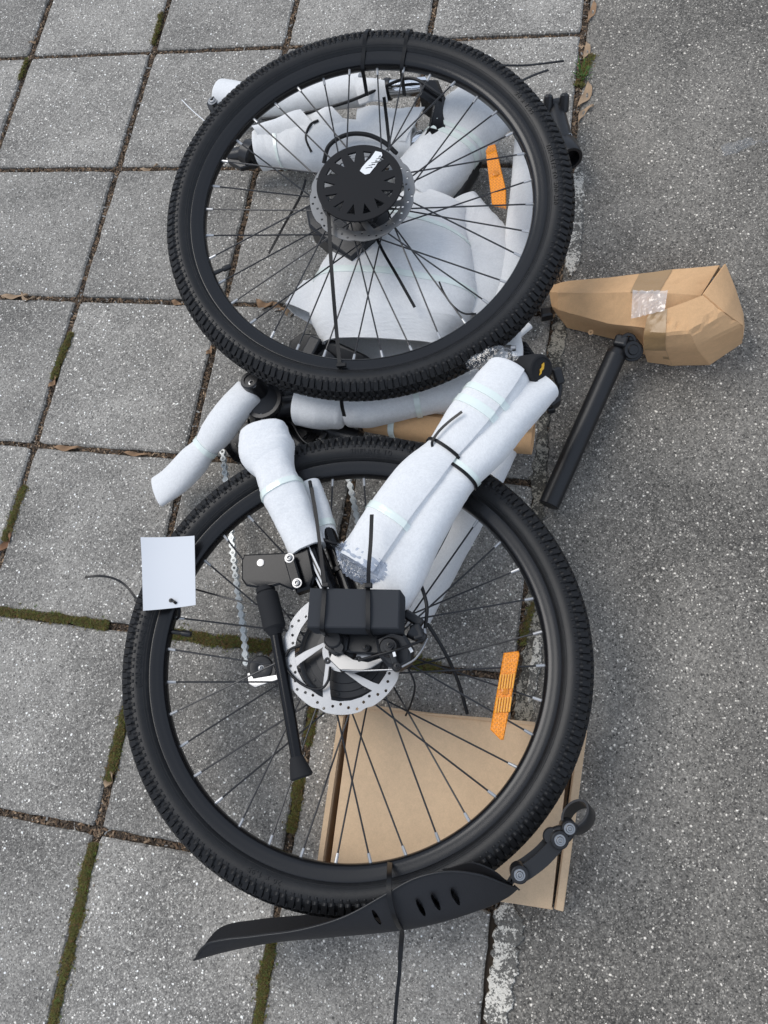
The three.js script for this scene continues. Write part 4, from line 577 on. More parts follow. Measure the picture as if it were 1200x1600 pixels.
  part('caliper_body', [plate([V(0.0664, 0.2220, 0.2375), V(0.0868, 0.2260, 0.2261), V(0.1036, 0.2260, 0.2290), V(0.1151, 0.2240, 0.2433), V(0.1139, 0.2200, 0.2618), V(0.1006, 0.2180, 0.2727), V(0.0855, 0.2180, 0.2698), V(0.0727, 0.2200, 0.2590)], 0.026, 0.004), turned([[0, 0.012], [0.006, 0.012], [0.0065, 0.009], [0.01, 0.009], [0.012, 0.006], [0.0125, 0]], V(0.0870, 0.2260, 0.2486), nLo, 26), rodGeo(V(0.1074, 0.2150, 0.2224), V(0.1279, 0.2120, 0.2316), 0.009, 0.007, 18), boxBetween(V(0.0968, 0.2100, 0.2003), V(0.1217, 0.2100, 0.2123), 0.012, 0.012, 0.003), boxBetween(V(0.1127, 0.2140, 0.2142), V(0.1218, 0.2140, 0.2326), 0.014, 0.014, 0.003)], M.black, cal);
  part('caliper_arm', [boxBetween(V(0.0923, 0.2320, 0.2554), V(0.0990, 0.2300, 0.2700), 0.008, 0.006, 0.002), turned([[0, 0.007], [0.004, 0.007], [0.0058, 0.005], [0.006, 0]], V(0.1005, 0.2280, 0.2718), nLo, 20)], M.satin, cal);
  bolt(cal, V(0.0897, 0.2380, 0.2472), nLo, 0.0034, M.black); bolt(cal, V(0.1016, 0.2350, 0.2712), nLo, 0.003, M.black); bolt(cal, V(0.0543, 0.2100, 0.2498), nLo, 0.0032, M.black);
  part('caliper_mark', [boxBetween(V(0.0953, 0.2364, 0.2541), V(0.0978, 0.2364, 0.2601), 0.0035, 0.0006, 0.0002), boxBetween(V(0.1124, 0.2255, 0.2455), V(0.1163, 0.2255, 0.2505), 0.004, 0.001, 0.0003)], M.white, cal);
  part('brake_cable', [tube([V(0.1313, 0.2150, 0.2301), V(0.1283, 0.2250, 0.2450), V(0.1211, 0.2280, 0.2590), V(0.1071, 0.2300, 0.2705)], 0.0016), tube([V(0.0987, 0.2250, 0.2740), V(0.0760, 0.2220, 0.2772), V(0.0501, 0.2140, 0.2801), V(0.0273, 0.2050, 0.2808)], 0.0013)], M.silver, bike);
  part('cable_end_sleeve', [rodGeo(V(0.1242, 0.2050, 0.2176), V(0.1264, 0.2080, 0.2245), 0.0036, 0.0032, 12)], M.silver, cal);
  part('motor_cable', [tube([V(0.1276, 0.2200, 0.2331), V(0.1062, 0.2350, 0.2479), V(0.0797, 0.2350, 0.2590), V(0.0507, 0.2250, 0.2689)], 0.0018), tube([V(0.0084, 0.1960, 0.2778), V(0.0094, 0.2000, 0.2970), V(0.0026, 0.2000, 0.3068), V(-0.0143, 0.2000, 0.3074), V(-0.0389, 0.2000, 0.2958), V(-0.0526, 0.2000, 0.2794), V(-0.0486, 0.2000, 0.2639), V(-0.0344, 0.2000, 0.2555)], 0.0018)], M.cable, bike);
  part('brake_bracket', [plate([V(0.0091, 0.2000, 0.2569), V(0.0236, 0.2020, 0.2587), V(0.0388, 0.2040, 0.2654), V(0.0587, 0.2060, 0.2665), V(0.0785, 0.2080, 0.2579), V(0.0806, 0.2080, 0.2609), V(0.0640, 0.2060, 0.2739), V(0.0417, 0.2040, 0.2829), V(0.0222, 0.2020, 0.2802), V(0.0061, 0.2000, 0.2688)], 0.003, 0.0008)], M.darkSteel, bike);
  // kick-stand with its bracket
  const ks = sub('kickstand', bike, 'black kickstand with rubber foot on a bolted bracket');
  part('bracket_plate', plate([V(-0.1332, 0.2150, 0.1555), V(-0.1315, 0.2150, 0.1463), V(-0.0710, 0.2180, 0.1385), V(-0.0622, 0.2180, 0.1474), V(-0.0535, 0.2180, 0.1693), V(-0.0452, 0.2160, 0.1835), V(-0.0559, 0.2160, 0.1872), V(-0.0735, 0.2170, 0.1824), V(-0.0838, 0.2160, 0.1859), V(-0.1036, 0.2140, 0.1893), V(-0.1201, 0.2140, 0.1884), V(-0.1277, 0.2150, 0.1807)], 0.006, 0.0022, up, [0, 0], 0.3), M.gloss, ks);
  part('bracket_back', plate([V(-0.0737, 0.2140, 0.1403), V(-0.0441, 0.2140, 0.1258), V(-0.0279, 0.2140, 0.1655), V(-0.0309, 0.2120, 0.1810), V(-0.0504, 0.2120, 0.1900)], 0.02, 0.003), M.gloss, ks);
  part('clamp_bar', boxBetween(V(-0.0661, 0.2220, 0.1436), V(-0.0461, 0.2220, 0.1834), 0.0145, 0.006, 0.0025), M.gloss, ks);
  bolt(ks, V(-0.0635, 0.2250, 0.1477), up, 0.0046); bolt(ks, V(-0.0467, 0.2250, 0.1799), up, 0.0046);
  part('pivot_pin', turned([[0, 0.003], [0.005, 0.0026], [0.0056, 0.001], [0.0056, 0]], V(-0.1047, 0.2150, 0.1561), up, 20), M.silver, ks);
  part('socket', [rodGeo(V(-0.0966, 0.2050, 0.1854), V(-0.0932, 0.2050, 0.1930), 0.0128, 0.0128, 24), rodGeo(V(-0.0932, 0.2050, 0.1930), V(-0.0710, 0.2050, 0.2405), 0.0148, 0.0148, 28, 0.003), rodGeo(V(-0.0734, 0.2050, 0.2374), V(-0.0683, 0.2040, 0.2468), 0.0128, 0.009, 24)], M.matte, ks);
  part('stand_leg', rodGeo(V(-0.0712, 0.2040, 0.2412), V(-0.0160, 0.1900, 0.3948), 0.0078, 0.0078, 22), M.gloss, ks);
  part('rubber_foot', rodGeo(V(-0.0184, 0.1900, 0.3913), V(-0.0059, 0.1870, 0.4172), 0.0088, 0.0148, 24, 0.0025), M.matte, ks);
}

// ---------------------------------------------------------------- loose things
const cableTie = (label, straps, head, group = 'black cable ties') => { const t = thing('cable_tie', label, 'cable tie', group); straps.forEach(s => part('strap', s, M.tie, t)); if (head) part('tie_head', boxBetween(head[0], head[1], 0.0062, 0.0055, 0.0012), M.tie, t); return t; };
const wheelLocal = (root, a, rr, y) => V(Math.cos(a) * rr, y, Math.sin(a) * rr).applyMatrix4(root.matrixWorld);
bike.updateMatrixWorld(true); front.updateMatrixWorld(true);
const overTyre = (root, a, w, drop = 0.07, skew = 0) => { // strap lying over tyre and rim at angle a, from outside to inside
  const p = (rr, y, k) => wheelLocal(root, a + skew * k, rr, y), N = (x, y) => V(Math.cos(a) * x, y, Math.sin(a) * x).transformDirection(root.matrixWorld);
  return ribbon([p(0.3275, -0.012, 0), p(0.3275, 0.004, 0), p(0.3175, 0.0195, 0), p(0.3015, 0.0256, 0.3), p(0.2825, 0.0172, 0.6), p(0.267, 0.0142, 0.8), p(0.2545, 0.006, 1), p(0.2515, -0.012, 1), p(0.25, -drop, 1.1)], w, 0.0014, [N(1, 0), N(1, 0.2), N(0.8, 0.7), N(0, 1), N(-0.5, 0.8), N(-0.2, 1), N(-0.9, 0.4), N(-1, 0), N(-1, 0)], 60); };
cableTie('cable tie over the upper tyre just above the torn foam flap', [overTyre(front, -1.69, 0.006, 0.05, -0.04)]);
cableTie('cable tie over the upper tyre just above the chrome stanchion', [overTyre(front, -1.475, 0.006, 0.05)]);
cableTie('long cable tie from the black hub cover across spokes to the upper tyre', [ribbon([V(-0.1265, 0.2000, -0.4567), V(-0.1074, 0.2360, -0.4127), V(-0.0985, 0.2360, -0.3744), V(-0.0850, 0.2220, -0.3000), V(-0.0694, 0.1900, -0.2112), V(-0.0583, 0.1800, -0.1616), V(-0.0534, 0.1780, -0.1417), V(-0.0531, 0.1680, -0.1259), V(-0.0543, 0.1500, -0.1138), V(-0.0550, 0.1250, -0.1067)], 0.0055, 0.0015)], [V(-0.0617, 0.1850, -0.1597), V(-0.0473, 0.1850, -0.1615)]);
part('strap_tip', boxBetween(V(-0.0547, 0.1830, -0.1390), V(-0.0532, 0.1800, -0.1260), 0.0042, 0.0016, 0.0005), M.silver, scene.children[scene.children.length - 1]);
cableTie('thin cable tie tail hanging under the upper hub over bare pavers', [ribbon([V(-0.1962, 0.1300, -0.5413), V(-0.2080, 0.1100, -0.5247), V(-0.2371, 0.0850, -0.4843), V(-0.2664, 0.0600, -0.4412)], 0.0042, 0.0013)]);
cableTie('cable tie tail slanting from the upper hub across the broad foam', [ribbon([V(-0.0475, 0.1600, -0.4086), V(-0.0332, 0.1500, -0.3849), V(-0.0051, 0.1450, -0.3440), V(0.0299, 0.1380, -0.2918)], 0.0045, 0.0014)]);
cableTie('cable tie tail hanging from the upper tyre towards the hub cover', [ribbon([V(-0.0786, 0.1500, -0.6944), V(-0.0672, 0.1500, -0.6488), V(-0.0521, 0.1500, -0.5858)], 0.0055, 0.0015)]);
cableTie('straight cable tie tail lying on pale paver beyond the upper tyre, the longer of two', [ribbon([V(0.1194, 0.1600, -0.7452), V(0.1536, 0.1450, -0.7596), V(0.1836, 0.1300, -0.7783), V(0.2156, 0.1200, -0.7931)], 0.0036, 0.0013)]);
cableTie('short cable tie tail sticking out of the upper tyre above the stem', [ribbon([V(0.1534, 0.1600, -0.7113), V(0.1720, 0.1500, -0.7330), V(0.1932, 0.1400, -0.7535)], 0.004, 0.0013)]);
cableTie('thin curled cable tie tail beside spoke end over the foam', [ribbon([V(0.0645, 0.1500, -0.3307), V(0.0751, 0.1500, -0.3105), V(0.0926, 0.1550, -0.2853), V(0.1125, 0.1600, -0.2695), V(0.1297, 0.1600, -0.2701)], 0.0026, 0.001)]);

// handlebar: two foam-wrapped halves tied side by side, grip showing at one end
const bar = thing('handlebar', 'foam-wrapped handlebar bundle with black grip, lying slanted across the rear tyre', 'handlebar');
const mainS = new Sleeve([[V(0.1923, 0.2000, -0.1484), 0.031, 0.026], [V(0.1775, 0.2050, -0.1164), 0.035, 0.03], [V(0.1515, 0.2070, -0.0694), 0.036, 0.031], [V(0.1232, 0.2060, -0.0215), 0.029, 0.026], [V(0.0970, 0.2100, 0.0202), 0.037, 0.031], [V(0.0691, 0.2160, 0.0738), 0.037, 0.03], [V(0.0530, 0.2180, 0.1078), 0.035, 0.026], [V(0.0336, 0.2180, 0.1481), 0.032, 0.02]], { seed: 20, n: 84, m: 44, exp: 2.4, step: 0.004, seam: 2.2 });
const sideS = new Sleeve([[V(0.2433, 0.1850, -0.1443), 0.02, 0.016], [V(0.2029, 0.2000, -0.0876), 0.027, 0.022], [V(0.1699, 0.2040, -0.0361), 0.029, 0.024], [V(0.1429, 0.2050, 0.0054), 0.024, 0.021], [V(0.1186, 0.2070, 0.0428), 0.03, 0.025], [V(0.0939, 0.2090, 0.1046), 0.032, 0.027], [V(0.0769, 0.2060, 0.1611), 0.032, 0.025], [V(0.0637, 0.1960, 0.1985), 0.027, 0.02]], { seed: 21, n: 84, exp: 2.4, step: 0.003, seam: 3.4 });
const lapS = new Sleeve([[V(0.0960, 0.2050, 0.0054), 0.02, 0.02], [V(0.0712, 0.2050, 0.0416), 0.026, 0.022], [V(0.0505, 0.2080, 0.0871), 0.03, 0.022], [V(0.0262, 0.2100, 0.1292), 0.026, 0.016]], { seed: 22, n: 40 });
{ const a = part('foam_sleeve', mainS.geo('round', 'open'), M.foam, bar), b = part('foam_sleeve', sideS.geo('open', 'open'), M.foam, bar), c = part('foam_sleeve', lapS.geo('round', 'open'), M.foam, bar);
  part('tape_band', mainS.band(0.18, 0.205, 0.001), M.tape, a); part('tape_band', mainS.band(0.235, 0.265, 0.001), M.tape, a); part('tape_band', mainS.band(0.74, 0.775, 0.001, 0, 6.2832, 0.01), M.tape, a); part('tape_band', sideS.band(0.4, 0.43, 0.001), M.tape, b);
  const gp = [[0, 0], [0.0135, 0], [0.016, 0.003], [0.0165, 0.02], [0.0185, 0.035], [0.0205, 0.055], [0.0205, 0.066], [0.019, 0.0695], [0.0165, 0.0705], [0.0158, 0.0692], [0, 0.0692]], g0 = V(0.1885, 0.1650, -0.1803), g1 = V(0.2364, 0.2120, -0.1541), gd = g1.clone().sub(g0).normalize();
  const grip = part('grip', turned(gp, g0.clone().addScaledVector(gd, g0.distanceTo(g1) - 0.07), gd, 36), M.matte, bar, 'black rubber grip with small yellow emblem on its end');
  const e = g1.clone().addScaledVector(gd, -0.0004), q = new THREE.Quaternion().setFromUnitVectors(V(0, 0, 1), gd);
  // emblem: a small yellow bolt-like figure
  const em = new THREE.Shape([[-0.006, -0.006], [-0.0022, -0.0052], [0, -0.0018], [0.0035, -0.001], [0.0062, 0.004], [0.007, 0.0068], [0.003, 0.006], [0.0014, 0.0022], [-0.0022, 0.001], [-0.0036, -0.003]].map(p => new THREE.Vector2(...p)));
  const eg = new THREE.ExtrudeGeometry(em, { depth: 0.0012, bevelEnabled: false }); eg.applyQuaternion(q); eg.translate(e.x, e.y, e.z); part('grip_emblem', eg, M.yellow, grip);
  // lever, its clamp and shifter at the far end
  part('brake_lever', [tube([V(0.2488, 0.1750, -0.1719), V(0.2603, 0.1600, -0.1643), V(0.2603, 0.1500, -0.1452), V(0.2529, 0.1450, -0.1271)], 0.004, 30, 10), boxBetween(V(0.2538, 0.1800, -0.1755), V(0.2625, 0.1650, -0.1578), 0.014, 0.012, 0.004)], M.black, bar);
  part('lever_clamp', [boxBetween(V(0.2458, 0.1500, -0.1464), V(0.2597, 0.1500, -0.1311), 0.018, 0.02, 0.004), boxBetween(V(0.2456, 0.1400, -0.1290), V(0.2580, 0.1400, -0.1318), 0.01, 0.014, 0.003), tube([V(0.2324, 0.1100, -0.1324), V(0.2196, 0.0900, -0.1253), V(0.2093, 0.0800, -0.1219)], 0.004)], M.black, bar);
  bolt(bar, V(0.2520, 0.1620, -0.1367), V(0.2, 1, 0.2), 0.004);
  part('bell_post', [rodGeo(V(0.1882, 0.1900, -0.2013), V(0.1905, 0.1900, -0.1789), 0.003, 0.003, 10), boxBetween(V(0.1811, 0.1950, -0.1940), V(0.1909, 0.1950, -0.1944), 0.008, 0.008, 0.002), rodGeo(V(0.1715, 0.1920, -0.1983), V(0.1827, 0.1940, -0.1956), 0.0012, 0.0012, 8)], M.cable, bar);
  part('cable_tip', rodGeo(V(0.1902, 0.1970, -0.1932), V(0.1974, 0.1970, -0.1935), 0.004, 0.004, 12), M.silver, bar);
}
{ // pedal and foam just behind the grip
  const pd = thing('pedal', 'black ribbed pedal next to the white tag foam behind the grip', 'pedal');
  part('pedal_body', [plate([V(0.1928, 0.1000, -0.2649), V(0.2029, 0.1020, -0.2619), V(0.2206, 0.1000, -0.2384), V(0.2199, 0.0980, -0.2252), V(0.1850, 0.0980, -0.2257), V(0.1835, 0.1000, -0.2600)], 0.026, 0.004)], M.matte, pd);
  part('pedal_ribs', [0, 1, 2, 3, 4, 5].map(k => boxBetween(V(0.1935, 0.1030, -0.2587).lerp(V(0.1905, 0.1020, -0.2303), k / 5), V(0.2035, 0.1040, -0.2563).lerp(V(0.2138, 0.1020, -0.2293), k / 5), 0.0022, 0.003, 0.0006)), M.black, pd);
  foamOn(pd, 'foam_sleeve', [[V(0.1800, 0.1000, -0.2756), 0.012, 0.008], [V(0.1790, 0.1100, -0.2418), 0.02, 0.012], [V(0.1780, 0.1200, -0.2088), 0.022, 0.012]], { seed: 24, n: 20, exp: 3 }, ['open', 'open']);
  foamOn(pd, 'foam_sleeve', [[V(0.2010, 0.0600, -0.3145), 0.007, 0.004], [V(0.1825, 0.0700, -0.2891), 0.008, 0.005], [V(0.1699, 0.0800, -0.2688), 0.008, 0.005]], { seed: 25, n: 14, wob: 0.001, step: 0.001, wall: 0.002 }, ['open', 'open']);
}
{ // cable tie round the bundle
  const t = thing('cable_tie', 'cable tie cinched round the foam handlebar bundle, its tail resting on foam', 'cable tie', 'black cable ties');
  part('strap', mainS.band(0.425, 0.438, 0.0018), M.tie, t);
  part('strap', sideS.band(0.422, 0.435, 0.0018), M.tie, t);
  part('strap', ribbon([V(0.1088, 0.2320, -0.0159), V(0.1056, 0.2360, -0.0250), V(0.1120, 0.2400, -0.0384), V(0.1242, 0.2430, -0.0527), V(0.1416, 0.2480, -0.0672)], 0.0034, 0.0013), M.tie, t);
  part('tie_head', boxBetween(V(0.1051, 0.2300, -0.0165), V(0.1143, 0.2320, -0.0135), 0.006, 0.006, 0.0014), M.tie, t);
}
// crumpled clear plastic at both ends of the bundle
{
  const crumple = (name, knots, o, mat, label) => { const s = new Sleeve(knots, Object.assign({ wob: 0.004, n: 60, m: 60, step: 0, exp: 2 }, o)), rows = []; for (let i = 0; i <= 60; i++) { const r = []; for (let j = 0; j <= 60; j++) { const th = j / 60 * 6.2832, f = Math.sin(th * 17 + 3 * N3(i * 0.1, th * 2, o.seed)) * 0.0022 + 0.003 * N3(i * 0.35, Math.cos(th) * 5, Math.sin(th) * 5 + o.seed); r.push(s.P(i / 60, th, f)); } rows.push(r); } return single(name, s.skin(rows), mat, label, 'plastic'); };
  crumple('clear_wrap', [[V(0.1403, 0.1900, -0.1520), 0.02, 0.012], [V(0.1574, 0.2000, -0.1596), 0.024, 0.014], [V(0.1779, 0.2050, -0.1619), 0.028, 0.018], [V(0.1980, 0.2050, -0.1550), 0.02, 0.016]], { seed: 30 }, M.clear, 'crinkled clear plastic sticking out by the grip');
  crumple('plastic_bag', [[V(-0.0015, 0.2150, 0.1245), 0.008, 0.008], [V(0.0191, 0.2220, 0.1333), 0.024, 0.017], [V(0.0465, 0.2280, 0.1461), 0.026, 0.018], [V(0.0714, 0.2250, 0.1580), 0.01, 0.008]], { seed: 33, wob: 0.006 }, M.smoke, 'crumpled see-through grey plastic on the lower end of the foam bundle');
  // film scrap lying on the slab
  const pos = [], uv = [], idx = [], n = 26, mm = 8, c = new THREE.CatmullRomCurve3([V(0.4929, 0.0040, -0.7041), V(0.5152, 0.0060, -0.7101), V(0.5372, 0.0080, -0.7229), V(0.5566, 0.0040, -0.7221), V(0.5821, 0.0040, -0.7230)]);
  for (let s = 0; s < 2; s++) for (let i = 0; i <= n; i++) for (let j = 0; j <= mm; j++) { const u = i / n, p = c.getPoint(u), w = u < 0.6 ? 0.012 * (1 - 0.5 * u) : 0.003, v = j / mm - 0.5; pos.push(p.x + v * 0.006, 0.004 + Math.max(-0.003, 0.006 * N3(i * 0.5, j * 0.7, 3)) + 0.002 * Math.abs(Math.sin(j * 2.1 + i * 0.2)) - s * 0.0002, p.z + v * w * 2); uv.push(u, v); }
  const W = mm + 1, Q = W * (n + 1); for (let s = 0; s < 2; s++) for (let i = 0; i < n; i++) for (let j = 0; j < mm; j++) { const k = s * Q + i * W + j; idx.push(k, k + 1, k + W, k + 1, k + W + 1, k + W); }
  single('plastic_scrap', bufferGeo(pos, uv, idx, 1.5), M.clear, 'scrap of clear plastic film lying on the bare slab', 'plastic');
  single('foam_thread', tube([V(-0.5589, 0.0030, -0.8505), V(-0.5295, 0.0030, -0.8231), V(-0.4836, 0.0040, -0.7852), V(-0.4591, 0.0060, -0.7667)], 0.0011), M.white, 'thin white thread on the paver left of the upper wheel', 'thread');
}
// dark foam block tied on top of the rear hub
{
  const b = single('foam_block', plate([V(-0.0167, 0.2620, 0.1922), V(0.0970, 0.2620, 0.1820), V(0.1025, 0.2620, 0.2297), V(-0.0117, 0.2620, 0.2415)], 0.045, 0.0016, up, [0, 0], 0.4), M.block, 'dark grey rectangular foam block tied over the rear axle', 'block');
  const rib = (xt, xb, dx) => ribbon([V(-0.8702, 0.2000, -0.9095)].slice(1).concat([xt[1], xt[2], xb[0], xb[1], xb[2]]), 0.0055, 0.0016, [V(0, 0.6, -1), V(0, 1, -0.3), V(0, 1, 0.3), V(0, 0.6, 1), V(0, 0.1, 1)], 30);
  cableTie('cable tie round the dark foam block, on the kickstand side', [rib([null, V(0.0004, 0.2580, 0.1861), V(0.0032, 0.2638, 0.1934)], [V(0.0079, 0.2638, 0.2380), V(0.0076, 0.2600, 0.2420), V(0.0045, 0.2280, 0.2435)]), ribbon([V(0.0038, 0.2660, 0.1890), V(-0.0049, 0.2680, 0.1607), V(-0.0167, 0.2700, 0.1204), V(-0.0364, 0.2680, 0.0624)], 0.0042, 0.0013)], [V(0.0003, 0.2660, 0.1877), V(0.0084, 0.2660, 0.1868)], 'ties on the foam block');
  cableTie('cable tie round the dark foam block, tail standing before the grey plastic', [rib([null, V(0.0557, 0.2580, 0.1810), V(0.0581, 0.2638, 0.1883)], [V(0.0651, 0.2638, 0.2321), V(0.0649, 0.2600, 0.2361), V(0.0644, 0.2280, 0.2380)]), ribbon([V(0.0586, 0.2660, 0.1839), V(0.0571, 0.2740, 0.1642), V(0.0554, 0.2780, 0.1328), V(0.0504, 0.2760, 0.0941)], 0.0048, 0.0014)], [V(0.0536, 0.2660, 0.1828), V(0.0631, 0.2660, 0.1818)], 'ties on the foam block');
}
// white card tag
{
  const t = thing('card_tag', 'blank white card tag lying on the rear tyre', 'tag');
  { const q = [V(-0.3021, 0.1840, 0.1304), V(-0.2205, 0.1870, 0.1207), V(-0.1961, 0.1860, 0.2176), V(-0.2721, 0.1840, 0.2338)], n = 12, W = n + 1, pos = [], uv = [], idx = [];   // slightly bowed card
    for (const s of [0, 1]) for (let i = 0; i <= n; i++) for (let k = 0; k <= n; k++) { const u = i / n, v = k / n, p = q[0].clone().lerp(q[1], u).lerp(q[3].clone().lerp(q[2], u), v); p.y += 0.006 * (u - 0.5) ** 2 * 2 + 0.007 * Math.max(0, 0.3 - v) * (1 - u) - s * 0.0006; pos.push(p.x, p.y, p.z); uv.push(u, v); }
    const Q = W * W; for (let i = 0; i < n; i++) for (let k = 0; k < n; k++) { const e = i * W + k; idx.push(e, e + 1, e + W, e + 1, e + W + 1, e + W, Q + e, Q + e + W, Q + e + 1, Q + e + 1, Q + e + W, Q + e + W + 1); }
    for (let i = 0; i < n; i++) for (const k of [0, n]) { const e = i * W + k, f = k * W + i; idx.push(e, e + W, Q + e, e + W, Q + e + W, Q + e, f, Q + f, f + 1, f + 1, Q + f, Q + f + 1); }
    part('card', bufferGeo(pos, uv, idx, 0.6), M.card2, t); }
  part('eyelet', turned([[0.001, 0.0004], [0.003, 0.0004], [0.003, 0.0001]], V(-0.2354, 0.1855, 0.2147), up, 14), M.cable, t);
  cableTie('cable tie holding the white card tag, its tail on the pavers', [ribbon([V(-0.2351, 0.1865, 0.2139), V(-0.2276, 0.1885, 0.2172), V(-0.2275, 0.1720, 0.2207), V(-0.2305, 0.1600, 0.2304), V(-0.2379, 0.1500, 0.2346)], 0.0036, 0.0013), ribbon([V(-0.3023, 0.1500, 0.2176), V(-0.3162, 0.1450, 0.2056), V(-0.3371, 0.1400, 0.1912), V(-0.3650, 0.1300, 0.1819), V(-0.3948, 0.1200, 0.1794), V(-0.4184, 0.1150, 0.1826)], 0.0034, 0.0013)], [V(-0.3089, 0.1480, 0.2122), V(-0.2999, 0.1500, 0.2192)]);
}
// mudguard strapped to the rear tyre
{
  const mg = thing('mudguard', 'black plastic clip-on mudguard strapped to the rear tyre', 'mudguard');
  const sec = [
    [V(-0.1209, 0.1280, 0.6521), V(-0.1244, 0.1220, 0.6559), V(-0.1252, 0.1160, 0.6556)], [V(-0.1002, 0.1500, 0.6276), V(-0.0873, 0.1150, 0.6392), V(-0.1147, 0.0700, 0.6233)], [V(-0.0370, 0.1600, 0.6062), V(-0.0234, 0.1140, 0.6160), V(-0.0715, 0.0600, 0.6075)], [V(0.0192, 0.1680, 0.5880), V(0.0337, 0.1170, 0.6009), V(-0.0029, 0.0600, 0.5892)],
    [V(0.0722, 0.1740, 0.5631), V(0.0820, 0.1200, 0.5889), V(0.0617, 0.0650, 0.5695)], [V(0.1168, 0.1800, 0.5310), V(0.1294, 0.1240, 0.5756), V(0.1148, 0.0800, 0.5388)], [V(0.1495, 0.1840, 0.5076), V(0.1678, 0.1280, 0.5618), V(0.1468, 0.1000, 0.5066)], [V(0.1860, 0.1860, 0.4936), V(0.2074, 0.1320, 0.5436), V(0.1841, 0.1500, 0.4923)], [V(0.2229, 0.1820, 0.4912), V(0.2388, 0.1340, 0.5266), V(0.2129, 0.1680, 0.4798)], [V(0.2486, 0.1640, 0.4967), V(0.2595, 0.1370, 0.5114), V(0.2391, 0.1640, 0.4849)], [V(0.2664, 0.1460, 0.5016), V(0.2671, 0.1380, 0.5036), V(0.2608, 0.1400, 0.5009)]];
  const crv = [0, 1, 2].map(k => new THREE.CatmullRomCurve3(sec.map(s => s[k]), false, 'centripetal'));
  const P = (u, v) => { const [a, b, c] = crv.map(q => q.getPoint(u)), m = b.clone().multiplyScalar(2).addScaledVector(a, -0.5).addScaledVector(c, -0.5); return a.multiplyScalar((1 - v) * (1 - v)).addScaledVector(m, 2 * v * (1 - v)).addScaledVector(c, v * v); };
  const nu = 90, nv = 20, pos = [], uv = [], idx = [], W = nv + 1;
  const nor = (u, v) => { const e = 1e-3, a = P(Math.min(1, u + e), v).sub(P(Math.max(0, u - e), v)), b = P(u, Math.min(1, v + e)).sub(P(u, Math.max(0, v - e))); return a.cross(b).normalize(); };
  for (let s = 0; s < 2; s++) for (let i = 0; i <= nu; i++) for (let j = 0; j <= nv; j++) { const u = i / nu, v = j / nv, p = P(u, v); p.addScaledVector(nor(Math.min(0.97, Math.max(0.03, u)), v), s * 0.002); pos.push(p.x, p.y, p.z); uv.push(u * 0.5, v * 0.1); }
  const Q = W * (nu + 1); for (let i = 0; i < nu; i++) for (let j = 0; j < nv; j++) { const k = i * W + j; idx.push(k, k + W, k + 1, k + 1, k + W, k + W + 1, Q + k, Q + k + 1, Q + k + W, Q + k + 1, Q + k + W + 1, Q + k + W); }
  for (let i = 0; i < nu; i++) { let k = i * W; idx.push(k, Q + k, k + W, k + W, Q + k, Q + k + W); k += nv; idx.push(k, k + W, Q + k, k + W, Q + k + W, Q + k); }
  for (let j = 0; j < nv; j++) { let k = j; idx.push(k, k + 1, Q + k, k + 1, Q + k + 1, Q + k); k += nu * W; idx.push(k, Q + k, k + 1, k + 1, Q + k, Q + k + 1); }
  let shell = bufferGeo(pos, uv, idx, 0.6);
  { // cut the slots for the strap
    const ev = new Evaluator(); ev.useGroups = false; ev.attributes = ['position', 'normal', 'uv']; let b = new Brush(shell); b.updateMatrixWorld();
    for (const [a, c] of [[V(0.1005, 0.1600, 0.5521), V(0.1113, 0.1500, 0.5626)], [V(0.1527, 0.1650, 0.5340), V(0.1630, 0.1550, 0.5459)], [V(0.1697, 0.1670, 0.5260), V(0.1804, 0.1570, 0.5356)], [V(0.1912, 0.1650, 0.5169), V(0.2029, 0.1550, 0.5264)]]) {
      const ctr = a.clone().lerp(c, 0.5), k = new Brush(new THREE.SphereGeometry(1, 16, 10)); k.scale.set(0.0032, 0.02, 0.0125); k.position.copy(ctr); k.rotation.y = 0.5; k.updateMatrixWorld(); try { b = ev.evaluate(b, k, SUBTRACTION); } catch (e) { console.log('slot', e.message); }
    }
    shell = b.geometry;
  }
  part('guard_shell', shell, M.guard, mg);
  part('guard_lip', tube([...Array(24).keys()].map(k => P(0.02 + k / 23 * 0.95, 0).add(V(0, 0.0008, 0))), 0.0013, 120, 6), M.satin, mg);
  // hinged bracket with clamp ring
  const bez = (p, w, t, y0) => ribbon(p.map(q => q.clone().setY(q.y + y0)), w, t, up, 40);
  const barm = [V(0.2684, 0.1600, 0.4867), V(0.2788, 0.1600, 0.4786), V(0.2938, 0.1580, 0.4642), V(0.3046, 0.1560, 0.4505), V(0.3119, 0.1540, 0.4401)];
  part('bracket_arm', [bez(barm, 0.0175, 0.012, -0.007), bez(barm.map(p => p.clone().add(V(-0.004, 0, -0.004))), 0.0175, 0.006, -0.032), boxBetween(V(0.2646, 0.1430, 0.4922), V(0.3062, 0.1380, 0.4497), 0.006, 0.03, 0.002)], M.satin, mg);
  part('bracket_foot', [plate([V(0.2541, 0.1550, 0.4958), V(0.2604, 0.1570, 0.4833), V(0.2680, 0.1570, 0.4764), V(0.2759, 0.1570, 0.4807), V(0.2766, 0.1570, 0.4876), V(0.2698, 0.1570, 0.4944), V(0.2631, 0.1560, 0.4956), V(0.2612, 0.1500, 0.5007)], 0.03, 0.003)], M.satin, mg);
  part('bracket_knuckle', [turned([[0, 0.004], [0.009, 0.004], [0.0105, 0.002], [0.0108, -0.008], [0, -0.008]], V(0.3020, 0.1500, 0.4375), up, 26), boxBetween(V(0.3021, 0.1420, 0.4378), V(0.3181, 0.1420, 0.4302), 0.02, 0.026, 0.006), boxBetween(V(0.3128, 0.1450, 0.4396), V(0.3237, 0.1420, 0.4249), 0.018, 0.02, 0.006)], M.satin, mg);
